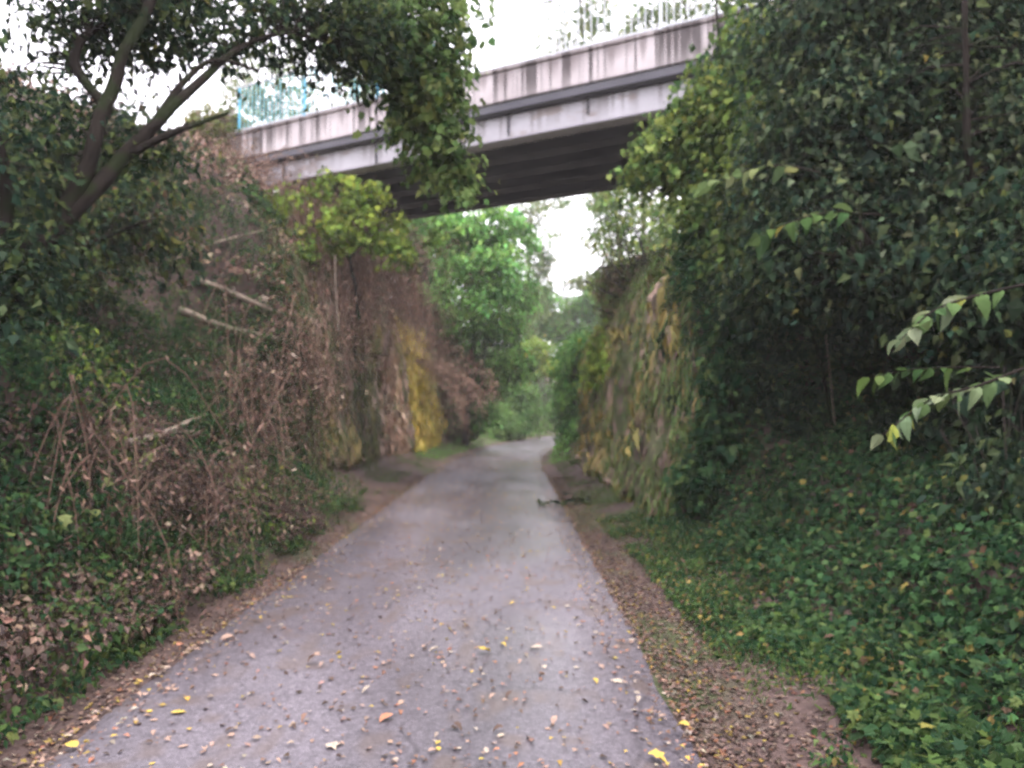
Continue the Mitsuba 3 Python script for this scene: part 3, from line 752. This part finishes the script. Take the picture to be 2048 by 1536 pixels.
tree('ivy_tree', 'dark ivy covered tree close behind the end of the left rock face', 'tree',
     [([at(890, 880, 34), at(880, 700, 33.5), at(850, 520, 32), at(830, 380, 31)], [.16, .13, .09, .05])],
     [B(830, 470, 31, (.8, .9, .9), 60), B(860, 560, 31, (.8, .9, 1.0), 70), B(890, 660, 32, (.7, .9, 1.0), 66), B(910, 760, 33, (.6, .9, 1.0), 60), B(800, 420, 30, (.9, .9, .8), 50), B(920, 840, 33, (.6, .8, .7), 50), B(790, 530, 30, (.9, .9, 1.1), 70), B(800, 610, 31, (.8, .9, 1), 50), B(855, 635, 30, (.5, .8, .7), 40), B(835, 660, 31, (.5, .8, .7), 34)],
     DEEP + MID, .15, 59, nl=36, rc=.42, droop=.8)
tree('rounded_bush', 'rounded light green bush mantled in creeper at the outer side of the bend', 'bush',
     [([at(1040, 880, 43), at(1040, 780, 43)], [.12, .06])],
     [B(1030, 790, 42, (1.2, 1, 1.1), 60), B(1060, 830, 42, (.9, .9, .9), 44), B(1000, 840, 40, (1.1, .9, .9), 50), B(985, 770, 41, (1.0, 1, .9), 40)],
     [(3, (.14, .26, .09)), (2, (.19, .31, .11))], .17, 63, nl=34, rc=.42, droop=.9)
tree('arching_bush', 'yellow green arching bush in the middle of the bend, above the rounded bush', 'bush',
     [([at(1075, 850, 47), at(1070, 720, 47)], [.1, .05])],
     [B(1065, 700, 46, (1.3, 1, .6), 50), B(1100, 730, 46, (.8, .8, .7), 34), B(1040, 730, 46, (.8, .8, .6), 26)],
     LIME, .18, 64, nl=32, rc=.42, droop=1.0)
tree('bend_bush', 'deep green bush at the inner side of the bend, beside the right rock face', 'bush',
     [([at(1150, 900, 27), at(1150, 760, 27)], [.1, .06])],
     [B(1150, 720, 27, (.7, .9, .8), 50), B(1150, 800, 27, (.62, .9, .8), 56), B(1160, 860, 26, (.55, .8, .5), 44), B(1190, 690, 25, (.7, .8, .6), 40)],
     [(3, (.09, .20, .06)), (2, (.13, .27, .08)), (1, (.18, .30, .08))], .14, 65, nl=34, rc=.36, droop=.9)
tree('moss_bush', 'yellow green shrub hanging from the top of the right rock face', 'shrub',
     [([at(1275, 700, 18), at(1250, 640, 17.5), at(1215, 680, 17)], [.03, .02, .01])],
     [B(1225, 690, 17, (.42, .6, .35), 44), B(1205, 735, 18, (.3, .5, .3), 30), B(1250, 720, 16, (.32, .5, .4), 40)],
     LIME, .12, 66, nl=26, rc=.3, droop=1.0, stem_names=['stem'])
tree('skyline_tree', 'grey green tree rising behind the bend below the gap of sky', 'tree',
     [([at(1130, 860, 60), at(1135, 700, 60), at(1130, 590, 60)], [.2, .15, .06])],
     [B(1110, 650, 58, (1.8, 1.6, 1.3), 70), B(1160, 630, 58, (1.5, 1.4, 1.3), 60), B(1150, 720, 57, (1.8, 1.5, 1.6), 70), B(1190, 690, 56, (1.4, 1.4, 1.5), 56), B(1080, 600, 56, (1.3, 1.4, 1.0), 40), B(1190, 600, 56, (1.2, 1.4, .8), 30), B(1140, 800, 55, (1.6, 1.4, 1.6), 70)],
     MID + FRESH + FRESH, .26, 67, nl=36, rc=.7, droop=.6)
tree('skyline_tree', 'pale wispy tree against the sky, under the middle of the bridge', 'tree',
     [([at(1060, 860, 52), at(1058, 600, 52), at(1065, 380, 52)], [.2, .15, .06])],
     [B(1050, 430, 50, (1.2, 1.2, 1.3), 34), B(1070, 520, 50, (1.0, 1.2, 1.2), 34), B(1060, 610, 50, (1.2, 1.2, 1.2), 46), B(1100, 400, 52, (.9, .9, .6), 10), B(1110, 480, 50, (.6, 1, 1.0), 9), B(1150, 400, 50, (1.0, 1, .5), 9), B(1165, 565, 52, (1.3, 1, .5), 18), B(1090, 560, 50, (.7, 1, .8), 14), B(1040, 660, 50, (1.1, 1.1, .8), 40)],
     PALE, .22, 68, nl=24, rc=.6, droop=.6)
tree('light_tree', 'slender pale tree with bare upright stems on top of the right rock face', 'tree',
     [([at(1300, 640, 24), at(1290, 520, 24), at(1286, 400, 24), at(1290, 200, 24)], [.09, .075, .06, .03]),
      ([at(1300, 640, 24), at(1320, 500, 24), at(1340, 380, 24), at(1350, 200, 24)], [.06, .05, .02]),
      ([at(1260, 600, 24), at(1235, 480, 24), at(1230, 340, 24)], [.05, .04, .02])],
     [B(1215, 470, 24, (.6, .8, .8), 34), B(1260, 420, 24, (.7, .8, .8), 34), B(1310, 460, 23, (.7, .8, .8), 40), B(1350, 400, 23, (.6, .8, .7), 26), B(1230, 380, 24, (.6, .8, .5), 18), B(1290, 530, 22, (.8, .8, .6), 44), B(1360, 480, 22, (.6, .7, .7), 40), B(1230, 560, 22.5, (.5, .7, .6), 36),
      B(1200, 400, 25, (.4, .6, .5), 12)],
     PALE + [(3, (.15, .24, .075)), (2, (.24, .29, .08))], .13, 69, bark='pale_wood', nl=26, rc=.4, droop=.9)
tree('wall_climber', 'mossy brown and green climber covering the upper half of the right rock face', 'climber',
     [([at(1420, 960, 11), at(1400, 760, 11.2), at(1360, 560, 12), at(1300, 500, 14)], [.04, .03, .02, .01]),
      ([at(1330, 940, 14.5), at(1310, 760, 15), at(1280, 600, 16)], [.03, .02, .01])],
     [B(1400, 620, 11.4, (.3, .7, .5), 50), B(1370, 560, 12.5, (.35, .8, .5), 56), B(1330, 590, 14, (.35, .9, .5), 56), B(1290, 620, 16, (.35, .9, .5), 50), B(1240, 620, 19, (.35, .9, .6), 40), B(1220, 560, 20.5, (.35, .9, .6), 40),
      B(1390, 720, 11.5, (.2, .7, .4), 30), B(1340, 720, 13, (.2, .8, .4), 24), B(1300, 690, 15, (.2, .8, .4), 20), B(1360, 860, 12, (.16, .7, .4), 20), B(1420, 800, 10.3, (.2, .5, .5), 24), B(1230, 800, 18.5, (.2, .8, .5), 16), B(1270, 860, 16, (.15, .6, .4), 10),
      B(1350, 980, 11, (.16, .7, .25), 30), B(1420, 700, 10.4, (.25, .5, .5), 40), B(1400, 880, 10.3, (.2, .5, .5), 44), B(1380, 800, 11, (.2, .6, .5), 40), B(1290, 780, 15, (.2, .8, .4), 24), B(1330, 860, 13, (.2, .8, .5), 30), B(1390, 960, 10.2, (.18, .5, .3), 30), B(1250, 900, 17, (.15, .7, .3), 14), B(1200, 860, 20, (.2, .8, .5), 22), B(1300, 940, 14, (.15, .6, .25), 16)],
     [(3, (.09, .135, .042)), (3, (.14, .18, .055)), (1.5, (.14, .115, .06)), (1.2, (.19, .14, .095)), (1, (.05, .08, .03))], .085, 71, shape=KITE, stem_names=['stem'] * 2, nl=26, rc=.26, droop=1.3, spread=.35)
tree('rim_shrub', 'dull brownish shrub on the crest of the right rock face', 'shrub',
     [([at(1330, 680, 16), at(1310, 600, 16), at(1290, 530, 16.5)], [.04, .02])],
     [B(1240, 570, 20, (.5, .7, .5), 50), B(1290, 560, 17, (.5, .7, .5), 60), B(1300, 620, 16, (.45, .7, .5), 60), B(1350, 560, 14.5, (.5, .7, .6), 60), B(1260, 630, 18, (.4, .6, .4), 40), B(1390, 580, 13, (.45, .6, .5), 60), B(1340, 640, 14, (.35, .6, .4), 40)],
     [(2, (.08, .11, .045)), (2, (.12, .10, .06)), (1.5, (.16, .12, .085))], .10, 70, nl=26, rc=.3, droop=1.0, stem_names=['stem'])
for k, (lab, blobs, tr) in enumerate((
        ('pale tree seen through the teal railing at the left end of the bridge', [B(560, 170, 34, (1.6, 1.5, 1.8), 60), B(500, 210, 34, (1.2, 1.2, 1.0), 40), B(600, 230, 34, (1.5, 1.2, 1.0), 40), B(480, 140, 36, (.9, 1, 1), 20)], [at(560, 590, 35), at(562, 350, 35), at(560, 120, 35)]),
        ('thin tree behind the railing, right of the one at the end of the bridge', [B(700, 190, 38, (1.2, 1.2, 1.4), 30), B(740, 150, 38, (1.1, 1, 1.2), 24), B(680, 240, 38, (1.3, 1.2, .8), 28)], [at(710, 610, 39), at(706, 360, 39), at(712, 120, 39)]),
        ('airy tree rising behind the railing over the middle of the bridge', [B(1130, 40, 30, (.9, 1, 1.2), 18), B(1200, 60, 30, (1.1, 1, 1.0), 24), B(1180, -30, 30, (1.3, 1.2, 1.0), 26), B(1110, 110, 30, (.6, .8, .5), 14)], [at(1262, 800, 31), at(1250, 560, 31), at(1205, 300, 31), at(1170, 100, 31), at(1150, -60, 31)]),
        ('airy tree rising behind the railing near the right end of the bridge', [B(1330, 30, 28, (1.1, 1, 1.0), 26), B(1420, 20, 28, (1.2, 1, 1.1), 34), B(1280, 60, 28, (.9, 1, .8), 20), B(1380, 80, 28, (1.0, .9, .6), 22)], [at(1375, 640, 29), at(1366, 330, 29), at(1372, -40, 29)]))):
    tree('bridge_tree', lab, 'tree', [(tr, [.12, .09, .04])], blobs, PALE, .17, 75 + k, group=None, nl=20, rc=.5, droop=.7)
tree('pier_creeper', 'olive creeper mantling the stone pier at the left end of the bridge', 'creeper',
     [([at(440, 420, 17.0), at(430, 330, 16.9), at(440, 240, 16.9)], [.03, .02, .01])],
     [B(420, 250, 17.0, (.5, .4, .3), 36), B(400, 300, 16.8, (.5, .4, .4), 44), B(445, 320, 16.7, (.3, .3, .4), 26), B(380, 370, 16.2, (.6, .5, .4), 50), B(340, 330, 16.5, (.6, .5, .5), 50), B(300, 400, 15, (.7, .6, .5), 60)],
     [(2, (.11, .13, .045)), (2, (.15, .16, .06)), (1.5, (.20, .17, .11))], .10, 80, nl=24, rc=.3, droop=1.0, stem_names=['stem'])


# ------------------------------------------------------------------ ground cover
def cover(name, label, patches, mat='leaf_material', hang=False):
    acc = Acc()
    for i, (side, n, s0, s1, y0, y1, pal, size, shape, lift, seed, dens) in enumerate(patches):
        rng = np.random.default_rng(seed)
        P, nn = bank_points(side, n, s0, s1, y0, y1, rng, dens)
        h = lift * (meshkit.fbm(P * 1.6 + seed, 3, 2) * 1.6 - .25).clip(.05, 1.3)
        P = P + nn * (h * rng.uniform(.2, 1, n) ** .5)[:, None] + rng.normal(size=(n, 3)) * size * .3
        up = np.array([0, 0, 1.0])
        nr = unit(nn * .8 + up * .35 + rng.normal(size=(n, 3)) * .45)
        al = unit(rng.normal(size=(n, 3)) * .8 + np.array([-side * .4, 0, -.7]))
        if hang:
            al = unit(rng.normal(size=(n, 3)) * .16 + np.array([0, 0, -1.0]) + nn * .12)
        tone = .6 + .8 * meshkit.fbm(P * (np.array([1.5, 2.6, .5]) if hang else 2.2) + 7, 3, seed)
        col = tint(pal, n, rng, .28) * tone[:, None]
        acc.add(*leaves(P, nr, al, size * rng.uniform(.6, 1.3, n), shape, col, rng))
    key = setting(name, acc.mesh(), mat, color=acc.color(), label=label, kind='stuff')
    return key


near_high = lambda p: (p[:, 2] > 1.3) & (p[:, 1] < 9.0)
patchy = lambda f, seed, lo, hi: (lambda p: np.clip((meshkit.fbm(p * f, 3, seed) - lo) / (hi - lo), 0, 1) + 1e-4)
cover('ivy', 'dark glossy ivy carpeting both banks', [
    (1, 24000, 2.2, 6.2, 1.5, 9.5, IVYC + [(4, (.06, .125, .05)), (.35, (.24, .20, .07)), (.25, (.13, .085, .06))], .055, IVY, .24, 101, None),
    (1, 14000, 2.6, 5.8, 2.0, 10.0, DEEP + IVYC, .075, FOLD, .10, 108, None),
    (1, 17000, 1.0, 3.0, 1.5, 10.5, IVYC + MID + [(1.2, (.17, .12, .08)), (1, (.28, .22, .08))], .045, FOLD, .10, 102, patchy(1.5, 4, .38, .54)),
    (1, 40000, 4.6, 7.2, 2.0, 11.5, DEEP, .085, KITE, .35, 103, None),
    (-1, 26000, 2.0, 6.4, 4.0, 13.2, IVYC + [(2, (.055, .105, .045))], .062, FOLD, .50, 107, patchy(.6, 17, .36, .52)),
    (1, 9000, 7.0, 8.6, 1.0, 12.0, DEEP, .10, KITE, .35, 105, None),
    (1, 5000, 1.5, 2.4, 1.5, 5.5, IVYC + MID, .055, IVY, .10, 106, patchy(1.2, 6, .40, .6)),
    (1, 8000, 6.6, 9.0, 9.0, 24.0, IVYC + MID, .10, KITE, .40, 104, None)])
cover('undergrowth', 'mixed green leaves over the left bank', [
    (-1, 40000, .9, 6.5, 1.5, 12.8, IVYC + MID + [(3, (.11, .14, .055))], .055, FOLD, .42, 111, patchy(.8, 14, .36, .5)),
    (-1, 19000, 3.6, 8.8, 3.0, 14.0, IVYC + [(2, (.08, .11, .04))], .075, FOLD, .50, 112, None),
    (-1, 16000, 2.8, 6.5, 2.5, 10.0, DEEP + IVYC, .065, FOLD, .45, 116, lambda p: near_high(p) + 1e-4),
    (-1, 4200, 1.0, 4.0, 1.5, 9.0, PALE + LIME + MID, .07, FOLD, .45, 113, patchy(1.3, 15, .5, .66)),
    (-1, 9000, 1.6, 5.0, 1.5, 6.5, IVYC + MID + BROWN, .055, FOLD, .30, 117, None),
    (-1, 6000, .6, 2.2, 2.0, 12.0, MID + IVYC + [(2, (.12, .15, .05))], .05, FOLD, .16, 115, patchy(1.2, 16, .40, .6)),
    (-1, 8000, 6.2, 8.9, 12.5, 25.0, MID + DEEP, .10, KITE, .45, 114, patchy(.8, 19, .40, .6))])
cover('dead_leaves', 'withered brown leaves over the left bank', [
    (-1, 18000, .9, 4.4, 1.5, 11.0, BROWN + BROWN + BROWN + DEAD, .045, KITE, .40, 121, lambda p: patchy(.9, 24, .42, .58)(p) * np.where(near_high(p), .12, 1)),
    (-1, 14000, 5.4, 8.0, 11.0, 25.0, DEAD, .085, KITE, .5, 122, patchy(.9, 25, .42, .58))], 'dry_material')
cover('creeper', 'green creeper cloaking the far banks beyond the bridge', [
    (-1, 16000, 1.8, 8.9, 31.0, 60.0, MID + FRESH + FRESH, .16, KITE, .6, 131, None),
    (1, 16000, 1.8, 8.9, 23.0, 60.0, MID + FRESH + FRESH, .16, KITE, .6, 132, None)])
cover('moss', 'hanging moss and fine roots on the rock faces', [
    (1, 50000, 2.8, 7.2, 9.3, 22.8, [(5, (.085, .145, .040)), (3, (.15, .20, .055)), (2, (.05, .085, .03)), (1.5, (.22, .18, .07)), (2.2, (.20, .14, .11))], .20, BLADE, .34, 141, patchy(np.array([.9, 1.3, .3]), 44, .28, .44)),
    (1, 2600, 3.0, 6.0, 9.4, 22.6, [(2, (.30, .24, .08)), (1, (.24, .20, .06))], .30, NARROW, .24, 143, patchy(np.array([.9, 1.6, .2]), 47, .52, .62)),
    (-1, 8000, 3.0, 6.0, 13.0, 30.4, [(1.5, (.085, .10, .03)), (2, (.17, .13, .05)), (1, (.13, .10, .07))], .24, NARROW, .16, 142, patchy(np.array([.9, 1.3, .3]), 45, .40, .6)),
    (-1, 7000, 3.0, 6.0, 25.0, 30.2, [(2, (.55, .45, .11)), (1, (.42, .35, .10))], .34, NARROW, .42, 144, None),
    (-1, 2600, 3.0, 5.3, 20.6, 23.4, [(2, (.36, .25, .18)), (1, (.44, .32, .24))], .32, NARROW, .34, 146, None),
    (-1, 1800, 3.0, 5.3, 17.6, 19.0, [(2, (.10, .12, .035)), (1, (.17, .15, .05)), (1, (.07, .06, .035))], .30, BLADE, .32, 145, None),
    (-1, 6000, 3.0, 6.2, 13.0, 17.6, [(2, (.075, .10, .032)), (2, (.12, .085, .06)), (1, (.05, .07, .03))], .28, BLADE, .36, 147, None)], 'dry_material', True)
cover('grass', 'short grass and weeds along both edges of the path', [
    (-1, 14000, .9, 3.0, 1.5, 26.0, MID + [(1, (.16, .18, .05))], .08, BLADE, .05, 151, patchy(1.1, 34, .44, .6)),
    (1, 16000, 1.0, 3.4, 2.5, 26.0, MID + [(1.5, (.11, .16, .04))], .08, BLADE, .05, 152, patchy(1.1, 35, .40, .56)),
    (-1, 6000, .7, 2.2, 24.0, 50.0, FRESH, .14, BLADE, .05, 153, None), (1, 5000, .8, 2.2, 22.0, 50.0, FRESH, .14, BLADE, .05, 154, None)])

# ------------------------------------------------------------------ fallen leaves
LIT = {'tan': (.34, .235, .185), 'yellow': (.47, .34, .08), 'orange': (.37, .17, .10), 'dark brown': (.085, .055, .042), 'pale': (.39, .33, .265), 'brown': (.19, .115, .085)}


def path_z(x, y):
    u = np.clip((x - centre(y)) / 1.425, -1, 1)
    return .012 + .03 * (1 - u ** 2)


def fallen(p, size, col, rng, shape=OVAL, flat=.25, curl=.3, yaw=None):
    yaw = rng.uniform(0, 2 * math.pi) if yaw is None else yaw
    al = np.array([math.cos(yaw), math.sin(yaw), 0.0])
    nr = unit(np.array([0, 0, 1.0]) + rng.normal(size=3) * flat * .4)
    v, f, c = leaves(np.array([p]), nr[None], al[None], np.array([size]), shape, np.array([col]) * rng.uniform(.9, 1.1), rng, curl)
    v[:, 2] += p[2] + .004 - v[:, 2].min()
    return v, f, c


rng = np.random.default_rng(200)
named = [('orange', 785, 1440, .085, OVAL, 'orange brown fallen leaf lying alone near the bottom middle of the path'),
         ('yellow', 340, 1428, .075, OVAL, 'yellow fallen leaf on the wet asphalt near the left edge of the path'),
         ('yellow', 963, 1314, .085, IVY, 'two lobed bright yellow fallen leaf in the middle of the path'),
         ('pale', 880, 1306, .07, OVAL, 'small pale fallen leaf left of the bright yellow lobed one'),
         ('dark brown', 908, 1463, .055, OVAL, 'dark curled fallen leaf right of the orange brown one'),
         ('dark brown', 1024, 1396, .055, OVAL, 'dark brown crumpled fallen leaf in the right half of the path'),
         ('dark brown', 1008, 1470, .055, OVAL, 'dark fallen leaf lying end to end with another near the bottom of the path'),
         ('yellow', 1380, 1462, .07, OVAL, 'yellow fallen leaf on the right edge of the asphalt near the bottom'),
         ('pale', 1228, 1358, .075, IVY, 'pale cream fallen leaf on the right side of the path'),
         ('orange', 355, 1298, .09, OVAL, 'orange fallen leaf at the left edge of the asphalt by the grass'),
         ('yellow', 1300, 1515, .09, IVY, 'ragged yellow fallen leaf at the very bottom right of the path'),
         ('tan', 440, 1280, .10, OVAL, 'large tan fallen leaf at the left edge of the path'),
         ('pale', 660, 1497, .065, IVY, 'pale round fallen leaf at the bottom left of the path'),
         ('tan', 640, 1333, .085, OVAL, 'tan folded fallen leaf in the left half of the path'),
         ('yellow', 155, 1490, .085, OVAL, 'yellow fallen leaf on the dirt at the bottom left corner'),
         ('pale', 1085, 1302, .085, OVAL, 'pale flat fallen leaf right of the bright yellow lobed one'),
         ('tan', 590, 1150, .09, OVAL, 'tan fallen leaf at the left edge where the path narrows')]
taken = []
for colr, px, py, size, shp, lab in named:
    g = at(px, py, 1.0) - CAM
    p = CAM + g * (1.47 / -g[2])
    p[2] = path_z(p[0], p[1]) if abs(p[0] - centre(p[1])) < 1.42 else .03
    v, f, c = fallen(p, size, LIT[colr], rng, shp, curl=.22 if colr in ('dark brown', 'tan') else .1, flat=.1)
    taken.append(p[:2])
    whole('fallen_leaf', lab, 'fallen leaf', (v, f), 'dry_material', color=c)
zone = lambda u: "on the path's left edge" if u < -.6 else ("on the path's right edge" if u > .6 else 'on the middle of the path')
small_leaves = {}
for i in range(190):
    y = 3.2 + 5.2 * rng.uniform() ** 1.3
    u = np.clip(rng.normal(0, .62) if rng.uniform() < .55 else rng.choice([-1, 1]) * rng.uniform(.7, .99), -.99, .99)
    x = float(centre(y)) + u * 1.425
    colr = rng.choice(['tan', 'yellow', 'orange', 'dark brown', 'pale', 'brown'], p=[.44, .08, .06, .11, .20, .11])
    size = rng.uniform(.024, .048)
    curly = rng.uniform() < .45
    v, f, c = fallen(np.array([x, y, float(path_z(x, y))]), size, LIT[colr], rng, OVAL, curl=.35 if curly else .06, flat=.12)
    where = zone(u) + (', close by' if y < 5 else ', farther ahead')
    what = ('larger ' if size > .037 else 'small ') + ('curled ' if curly else 'flat ') + colr
    key = whole('fallen_leaf', f'{what} leaf {where}', 'fallen leaf', (v, f), 'dry_material', group='fallen leaves scattered on the path', color=c)
    small_leaves.setdefault(labels[key]['label'], []).append((y, key))
ORD = ('first', 'second', 'third', 'fourth', 'fifth', 'sixth', 'seventh', 'eighth', 'ninth', 'tenth', 'eleventh', 'twelfth')
for lab, members in small_leaves.items():
    if len(members) > 1:
        for k, (_, key) in enumerate(sorted(members)):
            labels[key]['label'] = f'{lab}, {ORD[min(k, 11)]} nearest'
# the rest of the litter, too many to count
acc = Acc()
for n, kind in ((5000, 'path'), (5200, 'left'), (16000, 'right'), (3500, 'edge')):
    if kind == 'path':
        y = 3 + 24 * rng.uniform(size=n) ** 1.15
        u = np.clip(rng.normal(0, .7, n), -1, 1)
    elif kind == 'edge':
        y = 3 + 30 * rng.uniform(size=n) ** 1.2
        u = rng.choice([-1, 1], n) * rng.uniform(.82, 1.05, n)
    elif kind == 'left':
        y = 2 + 16 * rng.uniform(size=n) ** 1.4
        u = -(1 + rng.exponential(.16, n))
    else:
        y = 2 + 16 * rng.uniform(size=n) ** 1.4
        u = 1 + rng.exponential(.32, n)
    x = centre(y) + u * 1.425
    z = path_z(x, y)
    off = np.abs(u) > 1
    for side in (-1, 1):
        m = off & (np.sign(u) == side)
        if m.any():
            sg = np.linspace(0, 4, 60)
            rows_ = np.where(m)[0]
            Q = profile(side, np.tile(sg, (len(rows_), 1)), np.repeat(y[rows_, None], 60, 1))
            for k, q in zip(rows_, Q):
                c_ = centre(y[k])
                z[k] = np.interp(side * (x[k] - c_), side * (q[:, 0] - c_), q[:, 2])
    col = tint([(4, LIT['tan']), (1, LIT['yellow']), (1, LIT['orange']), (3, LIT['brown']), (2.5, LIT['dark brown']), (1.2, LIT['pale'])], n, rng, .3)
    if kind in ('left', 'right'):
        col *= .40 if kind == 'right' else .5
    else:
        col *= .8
    yaw = rng.uniform(0, 2 * math.pi, n)
    al = np.stack([np.cos(yaw), np.sin(yaw), rng.normal(0, .05, n)], 1)
    nr = unit(np.array([0, 0, 1.0]) + rng.normal(size=(n, 3)) * .14)
    size = rng.uniform(.016, .042, n)
    acc.add(*leaves(np.stack([x, y, z + .012], 1), nr, al, size, KITE, col, rng, .15))
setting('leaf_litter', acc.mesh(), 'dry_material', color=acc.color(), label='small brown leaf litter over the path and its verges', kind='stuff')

# a leafy twig lying on the right edge of the path, and one big pale leaf on the left bank
tw = thing('fallen_sprig', 'dark leafy sprig lying on the right edge of the path ahead', 'sprig')
g0, g1 = np.array([.45, 12.2, .05]), np.array([1.25, 12.5, .08])
line = spline([g0, (g0 + g1) / 2 + [0, .05, .05], g1], 10)
obj('twig', tube(line, [.008, .012], 5), 'bark', tw, smooth=True)
n = 60
k = rng.integers(0, 10, n)
v, f, c = leaves(line[k] + rng.normal(size=(n, 3)) * .04, unit(rng.normal(size=(n, 3)) + [0, 0, 1.2]), unit(rng.normal(size=(n, 3)) + [-.5, 0, .3]), rng.uniform(.07, .12, n), OVAL, tint(DEEP, n, rng), rng)
obj('leaves', (v, f), 'leaf_material', tw, color=c, stuff=True)
for px, py, size, lab in ((292, 905, .13, 'single large pale green leaf standing out on the brown left bank'), (215, 955, .10, 'pale leaf seen edge on below the single large pale green leaf'),
                          (190, 1020, .10, 'pale green leaf low among the dark stems on the left bank'), (130, 1030, .09, 'pale green leaf beside another low on the left bank')):
    p = on_bank(px, py, .5)
    v, f, c = leaves(p[None], unit(np.array([[.35, -1, .5]])), unit(np.array([[.1, -.1, -1.0]])), np.array([size]), IVY, np.array([[.34, .40, .16]]), rng, .1)
    whole('bright_leaf', lab, 'leaf', (v, f), 'leaf_material', color=c)
for (px, py, Y, l, lab) in ((850, 420, 20, 190, 'long thin dead vine hanging straight down beside the bright maple'), (1135, 560, 30, 150, 'long thin pale vine hanging before the bend bushes'), (670, 540, 11, 120, 'thin vine dangling over the dead brambles of the left bank')):
    line = spline([at(px, py - 30, Y), at(px + 2, py + l * .4, Y), at(px + 8, py + l, Y)], 12)
    whole('hanging_vine', lab, 'vine', tube(line, [.008, .006], 5), 'pale_wood')
